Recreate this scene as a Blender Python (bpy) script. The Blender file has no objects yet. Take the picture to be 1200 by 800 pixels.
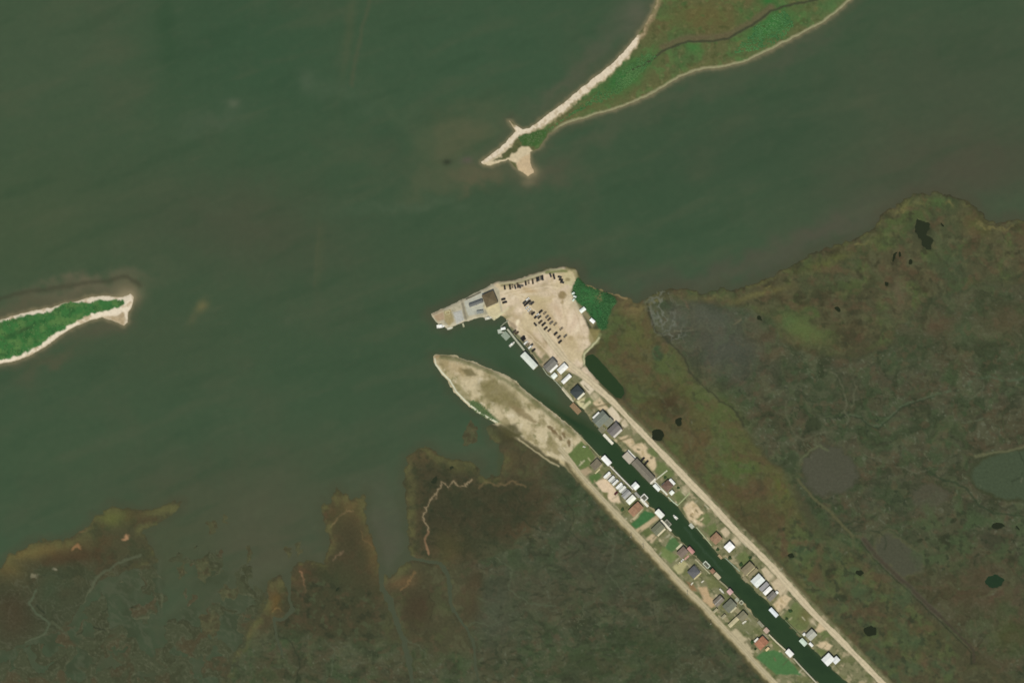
import bpy, math, random
import numpy as np
from mathutils import Vector, Matrix

random.seed(7)
S = bpy.context.scene
COL = S.collection

# ------------------------------------------------------------------ camera
THETA = math.radians(15.0)
DIST = 4000.0
UDIR = (0.689, -0.725)
cpos = Vector((math.sin(THETA) * UDIR[0], math.sin(THETA) * UDIR[1], math.cos(THETA))) * DIST
fwd = -cpos.normalized()
rgt = fwd.cross(Vector((0, 1, 0))).normalized()
upv = rgt.cross(fwd).normalized()
HALF = 600.0 / DIST
cam = bpy.data.cameras.new("camera")
cam.sensor_fit = 'HORIZONTAL'; cam.sensor_width = 36
cam.lens = 36 / (2 * HALF)
cam.clip_start = 10; cam.clip_end = 20000
camo = bpy.data.objects.new("camera", cam)
camo.matrix_world = Matrix((
    (rgt.x, upv.x, -fwd.x, cpos.x),
    (rgt.y, upv.y, -fwd.y, cpos.y),
    (rgt.z, upv.z, -fwd.z, cpos.z), (0, 0, 0, 1)))
COL.objects.link(camo); S.camera = camo


def G(px, py, z=0.0):
    """photo pixel -> point at height z where its ray lands"""
    d = fwd + rgt * ((px - 600) / 600 * HALF) + upv * ((400 - py) / 600 * HALF)
    t = (z - cpos.z) / d.z
    p = cpos + d * t
    return p


def Garr(px, py, z):
    a = (px - 600) / 600 * HALF; b = (400 - py) / 600 * HALF
    dx = fwd.x + rgt.x * a + upv.x * b
    dy = fwd.y + rgt.y * a + upv.y * b
    dz = fwd.z + rgt.z * a + upv.z * b
    t = (z - cpos.z) / dz
    return cpos.x + dx * t, cpos.y + dy * t

# ------------------------------------------------------------------ light
SUN_EL, SUN_AZ = 55.0, 172.0          # azimuth clockwise from north (+Y)
w = bpy.data.worlds.new("World"); S.world = w; w.use_nodes = True
nt = w.node_tree
bg = nt.nodes["Background"]
sky = nt.nodes.new("ShaderNodeTexSky"); sky.sky_type = 'NISHITA'; sky.sun_disc = False
sky.sun_elevation = math.radians(SUN_EL); sky.sun_rotation = math.radians(SUN_AZ)
nt.links.new(sky.outputs[0], bg.inputs[0]); bg.inputs[1].default_value = 0.08
sl = bpy.data.lights.new("sun", 'SUN'); sl.energy = 3.82; sl.angle = math.radians(0.5); sl.color = (1.0, 0.96, 0.9)
so = bpy.data.objects.new("sun", sl); COL.objects.link(so)
az = math.radians(SUN_AZ); el = math.radians(SUN_EL)
sd = Vector((math.sin(az) * math.cos(el), math.cos(az) * math.cos(el), math.sin(el)))
so.rotation_euler = sd.to_track_quat('Z', 'Y').to_euler()
S.view_settings.view_transform = 'Standard'; S.view_settings.look = 'None'
S.view_settings.exposure = 0; S.view_settings.gamma = 1
S.render.engine = 'CYCLES'
S.cycles.filter_width = 1.7
S.cycles.max_bounces = 4

# sunlight factor of a level surface (measured): shown linear value = albedo * K
K = (1.22, 1.23, 1.32)


def lin(c):
    c = c / 255.0
    return c / 12.92 if c <= 0.04045 else ((c + 0.055) / 1.055) ** 2.4


def L(rgb):
    return tuple(min(0.86, lin(v) / k) for v, k in zip(rgb, K))

# ------------------------------------------------------------------ noise + canvas
_rng = np.random.RandomState(5)
_perm = _rng.permutation(256); _perm = np.concatenate([_perm, _perm]).astype(np.int32)
_ang = (_rng.rand(256) * 2 * np.pi).astype(np.float32)
_gx, _gy = np.cos(_ang), np.sin(_ang)


def gnoise(x, y, seed=0):
    x = x + seed * 17.31; y = y + seed * 9.73
    xi = np.floor(x).astype(np.int32); yi = np.floor(y).astype(np.int32)
    fx = (x - xi).astype(np.float32); fy = (y - yi).astype(np.float32)
    def g(ix, iy, dx, dy):
        h = _perm[(_perm[ix & 255] + iy + seed * 7) & 255]
        return _gx[h] * dx + _gy[h] * dy
    u = fx * fx * fx * (fx * (fx * 6 - 15) + 10); v = fy * fy * fy * (fy * (fy * 6 - 15) + 10)
    a = g(xi, yi, fx, fy); b = g(xi + 1, yi, fx - 1, fy)
    c = g(xi, yi + 1, fx, fy - 1); d = g(xi + 1, yi + 1, fx - 1, fy - 1)
    return 1.5 * ((a + (b - a) * u) * (1 - v) + (c + (d - c) * u) * v)


def fbm(x, y, scale, octv=4, seed=0, rough=0.5):
    s = 0; a = 1.0; n = 0; f = 1.0 / scale
    for o in range(octv):
        s = s + a * gnoise(x * f, y * f, seed + o * 3); n += a; a *= rough; f *= 2.03
    return s / n * 1.6


def sstep(e0, e1, x):
    t = np.clip((x - e0) / (e1 - e0), 0, 1)
    return t * t * (3 - 2 * t)


class Canvas:
    """colours and heights on a grid of ground points, each known by its photo pixel"""
    def __init__(s, xs, ys):
        s.xs, s.ys = xs, ys
        s.X, s.Y = np.meshgrid(xs, ys)
        s.X = s.X.astype(np.float32); s.Y = s.Y.astype(np.float32)
        s.C = np.zeros(s.X.shape + (3,), np.float32)
        s.W1 = np.stack([fbm(s.X, s.Y, 30, 4, 11), fbm(s.X, s.Y, 30, 4, 23)], -1)
        s.W2 = np.stack([fbm(s.X, s.Y, 8, 3, 31), fbm(s.X, s.Y, 8, 3, 43)], -1)

    def box(s, x0, y0, x1, y1):
        i0, i1 = np.searchsorted(s.xs, [x0, x1]); j0, j1 = np.searchsorted(s.ys, [y0, y1])
        return (slice(j0, j1), slice(i0, i1))

    def pts(s, sl, warp, fine):
        x = s.X[sl]; y = s.Y[sl]
        if warp: x = x + s.W1[sl][..., 0] * warp; y = y + s.W1[sl][..., 1] * warp
        if fine: x = x + s.W2[sl][..., 0] * fine; y = y + s.W2[sl][..., 1] * fine
        return x, y

    def sdf(s, poly, warp=0, fine=0, margin=14):
        p = np.array(poly, np.float32); m = margin + warp * 1.5 + fine * 1.5
        sl = s.box(p[:, 0].min() - m, p[:, 1].min() - m, p[:, 0].max() + m, p[:, 1].max() + m)
        x, y = s.pts(sl, warp, fine)
        ins = np.zeros(x.shape, bool); best = np.full(x.shape, 1e9, np.float32)
        for k in range(len(p)):
            ax, ay = p[k]; bx, by = p[(k + 1) % len(p)]
            dx, dy = bx - ax, by - ay
            t = np.clip(((x - ax) * dx + (y - ay) * dy) / max(dx * dx + dy * dy, 1e-9), 0, 1)
            best = np.minimum(best, (x - ax - t * dx) ** 2 + (y - ay - t * dy) ** 2)
            if ay != by:
                ins ^= ((ay > y) != (by > y)) & (x < dx * (y - ay) / dy + ax)
        d = np.sqrt(best)
        return sl, np.where(ins, d, -d)

    def ldist(s, pl, warp=0, fine=0, margin=14):
        p = np.array(pl, np.float32); m = margin + warp * 1.5 + fine * 1.5
        sl = s.box(p[:, 0].min() - m, p[:, 1].min() - m, p[:, 0].max() + m, p[:, 1].max() + m)
        x, y = s.pts(sl, warp, fine); best = np.full(x.shape, 1e9, np.float32)
        for k in range(len(p) - 1):
            ax, ay = p[k]; bx, by = p[k + 1]; dx, dy = bx - ax, by - ay
            t = np.clip(((x - ax) * dx + (y - ay) * dy) / max(dx * dx + dy * dy, 1e-9), 0, 1)
            best = np.minimum(best, (x - ax - t * dx) ** 2 + (y - ay - t * dy) ** 2)
        return sl, np.sqrt(best)

    def mix(s, sl, m, rgb):
        c = np.array(L(rgb), np.float32); m = m[..., None].astype(np.float32)
        s.C[sl] = s.C[sl] * (1 - m) + c * m

    def fill(s, poly, rgb, soft=1.5, warp=0, fine=0, a=1.0, grow=0.0, patch=None):
        sl, d = s.sdf(poly, warp, fine, margin=14 + soft + grow)
        m = sstep(-soft, soft, d + grow) * a
        if patch: m = m * s.patchy(sl, *patch)
        s.mix(sl, m, rgb)

    def patchy(s, sl, scale, lo, hi, seed):
        return sstep(lo, hi, fbm(s.X[sl], s.Y[sl], scale, 4, seed))

    def line(s, pl, width, rgb, soft=1.0, warp=0, fine=0, a=1.0, patch=None):
        sl, d = s.ldist(pl, warp, fine, margin=8 + width + soft)
        m = sstep(soft, -soft, d - width / 2) * a
        if patch: m = m * s.patchy(sl, *patch)
        s.mix(sl, m, rgb)

    def blob(s, cx, cy, rx, ry, rgb, rot=0, soft=0.3, warp=0, fine=0, a=1.0):
        m = max(rx, ry) * (1 + soft) + warp * 1.5 + fine * 1.5 + 3
        sl = s.box(cx - m, cy - m, cx + m, cy + m)
        x, y = s.pts(sl, warp, fine)
        c, n = math.cos(math.radians(rot)), math.sin(math.radians(rot))
        dx, dy = x - cx, y - cy
        r = np.sqrt(((dx * c + dy * n) / rx) ** 2 + ((-dx * n + dy * c) / ry) ** 2)
        s.mix(sl, sstep(1 + soft, 1 - soft, r) * a, rgb)

    def gauss(s, cx, cy, rx, ry, rgb, rot=0, a=1.0, warp=0):
        m = max(rx, ry) * 2.6
        sl = s.box(cx - m, cy - m, cx + m, cy + m)
        x, y = s.pts(sl, warp, 0)
        c, n = math.cos(math.radians(rot)), math.sin(math.radians(rot))
        dx, dy = x - cx, y - cy
        s.mix(sl, np.exp(-(((dx * c + dy * n) / rx) ** 2 + ((-dx * n + dy * c) / ry) ** 2)) * a, rgb)


def axis(lo, hi, step, far, big):
    a = np.arange(lo, hi + step / 2, step)
    l, r = [], []
    d = step; p = lo
    while p > lo - far:
        d = min(d * 1.35, big); p -= d; l.append(p)
    d = step; p = hi
    while p < hi + far:
        d = min(d * 1.35, big); p += d; r.append(p)
    return np.array(l[::-1] + list(a) + r)

# ------------------------------------------------------------------ outlines (photo pixels)
ISLAND = [(-400, 420), (-60, 392), (0, 375), (14, 370), (34, 365), (61, 360), (76, 354), (90, 353), (101, 349), (121, 346), (144, 348),
          (153, 344), (157, 348), (156, 354), (151, 366), (150, 378), (145, 382), (135, 377), (119, 372), (106, 375), (90, 382),
          (72, 392), (54, 405), (38, 415), (18, 423), (0, 427), (-60, 450), (-400, 560)]
ISLAND_GREEN = [(-400, 440), (-60, 402), (0, 378), (13, 374), (34, 370), (61, 365), (72, 357), (82, 353), (92, 356), (110, 353), (143, 352), (145, 357),
                (120, 364), (100, 370), (80, 381), (60, 394), (40, 408), (15, 418), (0, 421), (-60, 442), (-400, 540)]
BARRIER = [(564, 190), (577, 180), (591, 169), (601, 158), (604, 154), (596, 141), (599, 142), (607, 149), (612, 152), (621, 150), (637, 138), (665, 117),
           (692, 95), (720, 73), (739, 52), (756, 30), (766, 9), (771, -8), (800, -100), (900, -400), (1500, -500), (1150, -120),
           (1020, -18), (997, 0), (980, 15), (960, 29), (930, 45), (900, 60), (875, 72), (850, 79), (822, 81), (795, 91), (765, 110),
           (728, 126), (665, 144), (643, 157), (636, 168), (632, 174), (622, 178), (622, 190), (626, 202), (618, 206), (608, 200),
           (600, 192), (596, 187), (577, 194), (568, 194)]
NE_SHORE = [(505, 368), (524, 359), (544, 350), (561, 341.5), (577, 333.5), (582, 330.5), (600, 329), (610, 327), (618, 324), (629, 320.5),
            (637, 316.5), (645, 314), (657, 313), (665, 313), (674, 315), (679, 322), (680, 329), (686, 334), (696, 337), (710, 341.5),
            (721, 345), (732, 347), (747, 354), (754, 353), (762, 346), (773, 340), (805, 337), (825, 345), (845, 338), (862, 340), (895, 328),
            (930, 310), (962, 293), (1000, 280), (1024, 268), (1032, 252), (1055, 238), (1070, 228), (1097, 225), (1125, 232),
            (1140, 241), (1160, 257), (1172, 261), (1187, 256), (1200, 258), (1300, 240), (3800, 200)]
NE_BANK = [(1100, 915), (1000, 806), (963, 770), (952, 759), (945, 753), (939, 745), (922, 727.5), (914, 720), (903, 708), (899, 704), (889, 695),
           (878, 684), (872, 679), (867, 673), (862, 665), (850, 653.5), (845, 653), (834, 640), (817, 619), (808, 612), (798, 599), (794, 592),
           (784, 584), (773, 575), (762, 565), (743, 545), (738, 537), (733, 530), (723, 519), (706, 508), (701, 501), (691, 490), (685, 480),
           (673, 471), (669, 469), (658, 454), (649, 444), (641, 438), (634, 429), (622, 412), (610, 399), (601, 389), (596, 381), (594, 374), (590, 370),
           (587, 369), (579, 375.5), (573, 371), (561, 372), (544, 377), (534, 381), (523, 384), (511, 377.5)]
NE_LAND = NE_SHORE + [(3800, 2600), (2600, 2600)] + NE_BANK
SW_BANK = [(508, 424), (508, 418), (513, 415), (532, 417), (557, 425), (577, 433), (597, 441), (607, 450), (624, 464), (641, 477), (657.5, 490.5),
           (674, 504), (689, 520.5), (702, 534), (714, 545), (742, 573), (760, 592), (786, 622), (803, 640), (822, 658), (838, 674), (850, 686),
           (868, 704), (886, 724), (901, 742), (920, 761), (945, 788), (960, 803), (1060, 910)]
SW_WEST = [(2000, 2600), (-100, 2600), (235, 900), (262, 800), (268, 776), (285, 748), (300, 722), (312, 702), (310, 690), (318, 676), (328, 674), (336, 690), (338, 672),
           (349, 658), (379, 659), (385, 640), (385, 629), (378, 605), (378, 590), (388, 588), (394, 569), (400, 574), (410, 585), (418, 583), (427, 580), (430, 611),
           (442, 647), (446, 671), (456, 676), (470, 662), (484, 655), (479, 646), (478, 615), (475, 592), (473, 563), (477, 536),
           (490, 524), (499, 520), (508, 529), (520, 537), (536, 538), (551, 540), (560, 545), (562, 557), (583, 557), (588, 547), (590, 534), (585, 521),
           (574, 514), (568, 500), (580, 495), (560, 484), (545, 472), (533.5, 460), (526, 447), (515, 435)]
SW_LAND = SW_BANK + SW_WEST
MARSH1 = [(-500, 720), (-40, 685), (0, 665), (15, 647), (45, 633), (75, 633), (102, 620), (111, 605), (132, 591), (159, 598), (192, 592), (215, 584), (210, 597),
          (186, 614), (168, 623), (180, 647), (186, 656), (176, 664), (150, 668), (120, 680), (104, 695), (92, 715), (78, 734), (62, 744), (30, 752),
          (0, 762), (-500, 800)]
ISLETS = [[(549, 491), (556, 498), (560, 518), (542, 522), (545, 507)], [(241, 611), (255, 611), (254, 625), (246, 627)],
          [(260, 602), (266, 604), (269, 614), (263, 611)], [(231, 654), (242, 652), (248, 666), (240, 682), (232, 676)],
          [(254, 692), (262, 685), (280, 689), (278, 699), (264, 704)], [(288, 642), (294, 641), (295, 655), (289, 660)],
          [(232, 722), (250, 716), (258, 728), (252, 746), (236, 742)], [(345, 640), (351, 632), (356, 650), (350, 654)],
          [(332, 645), (338, 640), (342, 652), (337, 655)], [(206, 664), (213, 660), (216, 672), (209, 680)]]
ROAD_NE = [(628, 378), (645, 401), (663.5, 424), (680, 437), (695, 450), (720, 472), (740, 494), (766, 521), (797, 553), (809, 566), (834, 591), (850, 609),
           (868, 628), (886, 645), (905, 664), (926, 688), (953, 718), (980, 744.5), (1004, 769), (1036, 802), (1100, 868), (1300, 1080)]
ROAD_SW = [(655, 524), (667.5, 538.5), (683, 559), (698, 575), (721, 600.5), (746, 626), (767.5, 650), (784, 667.5), (805, 691), (825, 709), (838, 724), (852, 739), (868, 756), (884, 775),
           (915, 807), (1100, 1000)]
DITCH = [(689, 416), (695, 414.5), (701, 420), (715, 436), (730, 453), (732, 461), (728, 467), (722, 466), (707, 452), (690, 434), (685.5, 426), (686, 419)]
PONDS = [(770.5, 509.5, 7.5, 6.8, 20), (1165, 680, 11.5, 7, 0), (1020, 738, 8, 6, -10), (1169, 616, 7.5, 3.4, -8), (1104, 264, 4, 1.4, 45),
         (1067, 307.5, 2.6, 2.2, 0), (1039.5, 332.5, 2.8, 2.6, 0), (796, 493, 4.2, 4.6, 20), (1047, 301, 1.8, 6, 15), (1053, 299, 1.6, 3, -20), (927, 651, 4.5, 2.4, 0),
         (1007, 671, 4.5, 3.2, 0), (395, 689, 1.6, 3.6, 25), (530, 549, 1.6, 1.6, 0), (509, 563, 2.2, 5.5, 30), (890, 373, 3.4, 2, 30),
         (982, 362, 3.6, 2.6, 30), (1192, 619, 3, 1.6, 45)]
POND_POLY = [(1075, 256.5), (1083, 258.5), (1091, 263), (1089, 269), (1086, 275), (1094.5, 282), (1091, 292), (1085, 293), (1079, 281), (1071.5, 272), (1071, 265)]

# ------------------------------------------------------------------ ground canvas
g = Canvas(axis(-16, 1216, 1.0, 1500, 60), axis(-16, 816, 1.0, 1300, 60))
X, Y = g.X, g.Y
H = np.full(X.shape, -1.2, np.float32)
zone = np.zeros(X.shape, np.int8)           # 1 island 2 barrier 3 spit strip 4 developed 5 marsh


def raise_land(poly, top, slope, zid, warp=0, fine=0):
    sl, d = g.sdf(poly, warp, fine, margin=10)
    h = np.clip(d * slope, -1.2, top)
    H[sl] = np.maximum(H[sl], h)
    z = zone[sl]; z[d > -4] = zid; zone[sl] = z


raise_land(MARSH1, 0.35, 0.07, 5, 3.5, 2.2)
for isl in ISLETS: raise_land(isl, 0.3, 0.1, 5, 2.5, 3.2)
raise_land(NE_LAND, 0.4, 0.12, 5, 1.6, 2.6)
raise_land(SW_LAND, 0.4, 0.12, 5, 1.6, 2.6)
FLATS = [(110, 705), (150, 672), (190, 660), (225, 640), (262, 640), (300, 668), (316, 705), (296, 760), (262, 830), (-20, 830), (-20, 770), (60, 752)]
sl, d = g.sdf(FLATS, 4, 3, margin=14)
isl_n = fbm(g.X[sl] + g.W1[sl][..., 0] * 10, g.Y[sl] + g.W1[sl][..., 1] * 10, 30, 4, 231) * .9 + .1 + np.clip((g.Y[sl] - 740) / 160, -.1, .3)
isl_h = np.clip((isl_n - .12) * 1.2, -1.2, .3) * sstep(-2, 8, d) - 1.2 * (d < -2)
H[sl] = np.maximum(H[sl], isl_h); zz = zone[sl]; zz[(d > -6) & (zz == 0)] = 5; zone[sl] = zz
raise_land(ISLAND, 0.9, 0.12, 1, 0.6, 0.8)
raise_land(BARRIER, 0.9, 0.12, 2, 0.6, 0.8)

DEV = [(505, 368), (544, 350), (577, 333), (582, 330), (610, 326.5), (637, 316), (657, 312), (674, 314), (680, 326), (688, 336), (722, 346), (726, 352), (716, 372), (704, 385),
       (698, 406), (684, 416), (684, 428), (706, 455), (722, 470), (748, 492), (775, 520), (806, 553), (838, 587), (856, 604), (876, 624), (896, 643),
       (934, 686), (962, 716), (990, 744), (1014, 768), (1110, 866), (1300, 1060), (1250, 1100)] + NE_BANK
SPIT = SW_BANK + [(1000, 1000), (911, 809), (880, 777), (864, 759), (848, 742), (834, 727), (821, 712), (801, 695), (780, 671), (763.5, 653.5), (742, 630), (717, 604.5),
                  (694, 579), (678, 562), (662, 545), (640, 533), (622, 519), (606, 512), (592, 500), (580, 495), (560, 484), (545, 472), (533.5, 460), (526, 447), (515, 435)]
for poly, zid in ((DEV, 4), (SPIT, 3)):
    sl, d = g.sdf(poly, 0, 0.4, margin=8)
    H[sl] = np.where(d > -3, np.maximum(H[sl], np.clip(d * 0.5, -1.2, 1.2)), H[sl])
    z = zone[sl]; z[d > 0] = zid; zone[sl] = z
for rd, wd in ((ROAD_NE, 6), (ROAD_SW, 4)):
    sl, d = g.ldist(rd, margin=12)
    H[sl] = np.maximum(H[sl], np.clip(1.2 - (d - wd) * 0.3, -1.2, 1.2))
# water cut back into the land
sl, d = g.sdf(DITCH, 0, 0.4, margin=8); H[sl] = np.minimum(H[sl], np.clip(-d * 0.5, -1.0, 9))
sl, d = g.sdf(POND_POLY, 0, 2.0, margin=8); H[sl] = np.minimum(H[sl], np.clip(-d * 0.3, -1.0, 9))
for (cx, cy, rx, ry, rot) in PONDS:
    m = max(rx, ry) + 12
    sl = g.box(cx - m, cy - m, cx + m, cy + m); x, y = g.pts(sl, 1.2, 2.0)
    c, n = math.cos(math.radians(rot)), math.sin(math.radians(rot)); dx, dy = x - cx, y - cy
    d = (1 - np.sqrt(((dx * c + dy * n) / rx) ** 2 + ((-dx * n + dy * c) / ry) ** 2)) * min(rx, ry)
    H[sl] = np.minimum(H[sl], np.clip(-d * 0.4, -1.0, 9))
CREEKS = [([(446, 668), (449, 690), (458, 712), (470, 740), (480, 770), (484, 800), (486, 840)], 6, 4),
          ([(470, 658), (484, 655), (500, 657), (516, 659), (524, 672), (527, 690), (531, 715)], 4.5, 3), ([(531, 710), (545, 733), (554, 748), (556, 775), (566, 810)], 3, 2),
          ([(338, 672), (339, 700), (344, 714), (335, 724), (322, 726)], 4, 2), ([(322, 724), (325, 748), (331, 766)], 3, 2)]
for pl, wd, wp in CREEKS:
    sl, d = g.ldist(pl, wp, 1.2, margin=10); H[sl] = np.minimum(H[sl], np.clip((d - wd / 2) * 0.14, -1.0, 9))

# ------------------------------------------------------------------ paint the ground
full = (slice(None), slice(None))
n1 = fbm(X, Y, 120, 5, 2); n2 = fbm(X, Y, 45, 5, 61); n3 = fbm(X, Y, 16, 4, 71); n4 = fbm(X, Y, 5, 3, 81); n5 = fbm(X, Y, 60, 4, 91)
wx = X + g.W1[..., 0] * 18; wy = Y + g.W1[..., 1] * 18
vein = 1 - np.abs(fbm(wx, wy, 38, 3, 101)) * 2.2
vein2 = 1 - np.abs(fbm(wx, wy, 20, 3, 111)) * 2.4
g.C[:] = np.array(L((72, 70, 50)), np.float32)
# marsh base
ca, sa = math.cos(.22), math.sin(.22)
str1 = fbm((X * ca - Y * sa) * .45, X * sa + Y * ca, 9, 4, 141)      # streaks running roughly east-west
str2 = fbm((X * ca + Y * sa) * .40, -X * sa + Y * ca, 16, 4, 151)
big = fbm(X, Y, 70, 3, 161); mid = fbm(wx, wy, 26, 3, 171); mid2 = fbm(wx, wy, 40, 3, 173)
g.mix(full, sstep(-.5, .5, n2) * .6, (66, 66, 47))
g.mix(full, sstep(.05, .6, n5) * .5, (80, 70, 50))
g.mix(full, sstep(.1, .7, n3 + n1 * .4) * .45, (76, 80, 52))
g.mix(full, sstep(.2, .8, -n2 + n4 * .3) * .45, (58, 60, 42))
g.mix(full, sstep(.2, .8, -mid) * .35, (52, 50, 36))


def mud_zone(poly, soft, warp, base, strength=1.0, streak=.5):
    sl, d = g.sdf(poly, warp, 2, margin=soft + 20)
    m = sstep(-soft, soft, d) * strength
    g.mix(sl, m * .92, base)
    g.mix(sl, m * sstep(-.1, .45, big[sl]) * .7, (57, 69, 46))
    g.mix(sl, m * sstep(0, .5, -big[sl] + .3 * mid[sl]) * .6, (73, 64, 46))
    g.mix(sl, m * sstep(.05, .45, mid[sl]) * .6, (78, 80, 60))
    g.mix(sl, m * sstep(.1, .5, -mid[sl] + .2 * str2[sl]) * .65, (52, 58, 39))
    g.mix(sl, m * sstep(.1, .5, n3[sl] * .7 + mid2[sl]) * .5, (62, 76, 50))
    g.mix(sl, m * sstep(.15, .55, -n3[sl] * .7 + mid2[sl]) * .45, (78, 70, 54))
    g.mix(sl, m * sstep(.2, .6, str1[sl]) * streak * .6, (82, 84, 66))
    g.mix(sl, m * sstep(.2, .6, -str1[sl] - .3 * str2[sl]) * streak, (50, 55, 39))
    g.mix(sl, m * sstep(.9, .99, vein2[sl]) * sstep(0, .4, n5[sl]) * .7, (92, 96, 74))
    g.mix(sl, m * sstep(.9, .99, vein[sl]) * sstep(.2, -.3, n5[sl]) * .75, (44, 52, 37))
    g.mix(sl, m * sstep(.55, .95, n4[sl] + .4 * mid[sl]) * .5, (100, 102, 84))
    g.mix(sl, m * sstep(.5, .9, -n4[sl] - .5 * mid[sl]) * .5, (42, 47, 33))


MUD_NE = [(759, 357), (765, 380), (782, 400), (802, 420), (812, 440), (832, 457), (845, 472), (862, 482), (872, 500), (885, 520), (915, 545), (935, 575), (960, 610), (990, 640), (1030, 670),
          (1090, 720), (1150, 770), (1400, 900), (1800, 700), (1800, 380), (1200, 390), (1120, 400), (1040, 405), (1000, 420), (950, 415), (915, 395), (905, 370), (860, 352), (800, 352), (772, 350)]
mud_zone(MUD_NE, 4, 3, (68, 70, 53), 1, .45)
MUD_NE2 = [(1040, 360), (1080, 330), (1150, 330), (1300, 320), (1300, 420), (1050, 420)]
mud_zone(MUD_NE2, 20, 10, (66, 70, 50), .7, .4)
MUD_SW = [(562, 700), (545, 660), (560, 630), (610, 600), (640, 568), (670, 540), (708, 568), (748, 604), (788, 650), (830, 694), (884, 758), (935, 822), (1000, 1000), (540, 1000), (555, 800)]
mud_zone(MUD_SW, 14, 8, (64, 71, 52), 1, .55)
mud_zone([(270, 760), (330, 735), (400, 745), (440, 750), (520, 770), (570, 760), (580, 1000), (150, 1000)], 14, 10, (66, 74, 53), .85)
# east marsh: olive belt along the road
BELT = [(735, 350), (757, 357), (764, 380), (780, 400), (800, 420), (810, 440), (830, 458), (845, 474), (862, 486), (880, 520), (915, 550), (928, 585), (945, 620), (960, 700),
        (1020, 780), (1100, 900), (1000, 800), (960, 712), (900, 640), (830, 580), (770, 510), (735, 470), (734, 455), (700, 415), (702, 390), (722, 360)]
g.fill(BELT, (82, 80, 50), 5, 3, 1, .92)
g.fill(BELT, (86, 75, 51), 5, 3, 1, .6, patch=(34, .1, .55, 5))
g.fill(BELT, (76, 88, 52), 5, 3, 1, .8, patch=(40, -.05, .4, 8))
g.fill(BELT, (66, 56, 38), 5, 3, 1, .45, patch=(20, .25, .7, 14))
g.gauss(845, 480, 42, 16, (80, 88, 52), 50, .8, 5)
g.gauss(800, 440, 30, 12, (84, 90, 52), 55, .8, 4)
g.gauss(740, 360, 16, 12, (112, 96, 66), 30, .75, 4)
g.gauss(745, 395, 22, 16, (86, 88, 52), 0, .8, 4)
g.gauss(740, 430, 16, 24, (90, 76, 54), -40, .6, 4)
g.gauss(782, 472, 20, 14, (62, 50, 36), 0, .85, 6)
g.gauss(790, 482, 12, 8, (58, 50, 36), 0, .6, 4)
g.blob(771, 414, 7, 9, (62, 76, 50), 0, .25, 2)
g.gauss(725, 390, 8, 5, (56, 52, 34), -25, .8, 3)
g.gauss(714, 405, 9, 5, (64, 56, 36), 20, .6, 3)
g.gauss(870, 548, 22, 14, (72, 92, 48), 20, .8, 6)
g.gauss(916, 574, 12, 14, (86, 94, 44), 0, .8, 5)
g.gauss(890, 575, 22, 12, (88, 68, 52), 10, .7, 6)
g.gauss(820, 530, 14, 26, (90, 72, 50), 20, .55, 6)
g.gauss(885, 610, 30, 24, (74, 62, 44), 40, .7, 8)
g.gauss(955, 640, 40, 22, (66, 80, 50), 20, .7, 8)
g.gauss(1000, 680, 45, 18, (76, 82, 50), 10, .6, 8)
g.gauss(985, 715, 28, 10, (84, 68, 49), -10, .6, 5)
g.gauss(1130, 690, 60, 40, (78, 62, 46), 0, .6, 8)
g.gauss(1175, 700, 24, 10, (84, 68, 53), -15, .6, 5)
g.gauss(1060, 745, 50, 20, (74, 76, 46), 0, .6, 8)
g.gauss(1180, 745, 24, 24, (74, 74, 44), 0, .6, 8)
g.gauss(1080, 645, 60, 26, (60, 68, 46), 10, .5, 8)
# upper east headland
UPPER = [(760, 350), (772, 341), (805, 338), (845, 339), (895, 330), (930, 311), (962, 294), (1000, 281), (1024, 269), (1032, 253), (1055, 239), (1070, 229), (1097, 226), (1125, 233),
         (1160, 258), (1200, 259), (1300, 250), (1300, 330), (1150, 330), (1080, 350), (1040, 400), (960, 420), (915, 400), (905, 372), (860, 356), (800, 355)]
g.fill(UPPER, (78, 75, 53), 5, 4, 1, .8)
g.fill(UPPER, (74, 86, 50), 5, 4, 1, .8, patch=(36, .0, .45, 18))
g.fill(UPPER, (62, 58, 40), 5, 4, 1, .8, patch=(30, .1, .5, 27))
g.fill(UPPER, (90, 82, 58), 4, 4, 1, .5, patch=(18, .2, .6, 29))
g.fill(UPPER, (54, 54, 38), 4, 4, 1, .7, patch=(14, .3, .6, 28))
g.fill(UPPER, (66, 74, 50), 4, 4, 1, .6, patch=(60, .0, .4, 26))
g.gauss(940, 385, 34, 12, (84, 92, 56), 25, .9, 6)
g.gauss(925, 378, 9, 7, (64, 92, 54), 0, .6, 3)
g.gauss(965, 345, 14, 12, (60, 54, 38), 0, .8, 5)
g.gauss(1010, 355, 26, 20, (62, 62, 44), 0, .6, 6)
g.gauss(895, 395, 20, 10, (82, 66, 44), 0, .6, 5)
g.gauss(1055, 340, 10, 26, (92, 84, 64), 0, .7, 5)
g.gauss(1120, 320, 26, 26, (62, 70, 50), 0, .8, 8)
g.gauss(1100, 380, 20, 10, (88, 70, 54), 0, .6, 5)
g.gauss(1180, 380, 30, 20, (82, 72, 52), 0, .6, 6)
g.gauss(1130, 390, 16, 12, (72, 84, 58), 0, .6, 5)
g.gauss(990, 400, 26, 16, (62, 58, 42), 0, .7, 6)
g.gauss(905, 415, 16, 8, (88, 74, 52), 0, .6, 4)
g.gauss(850, 410, 40, 30, (70, 71, 59), 0, .6, 8)
g.gauss(1075, 272, 18, 14, (58, 66, 46), 0, .6, 5)
g.gauss(1060, 242, 20, 5, (98, 98, 58), -15, .7, 3)
g.gauss(1100, 237, 16, 7, (74, 96, 54), 0, .7, 3)
g.gauss(1145, 265, 16, 10, (88, 88, 52), 30, .7, 4)
g.gauss(1030, 285, 18, 10, (84, 92, 56), -20, .7, 5)
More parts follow.
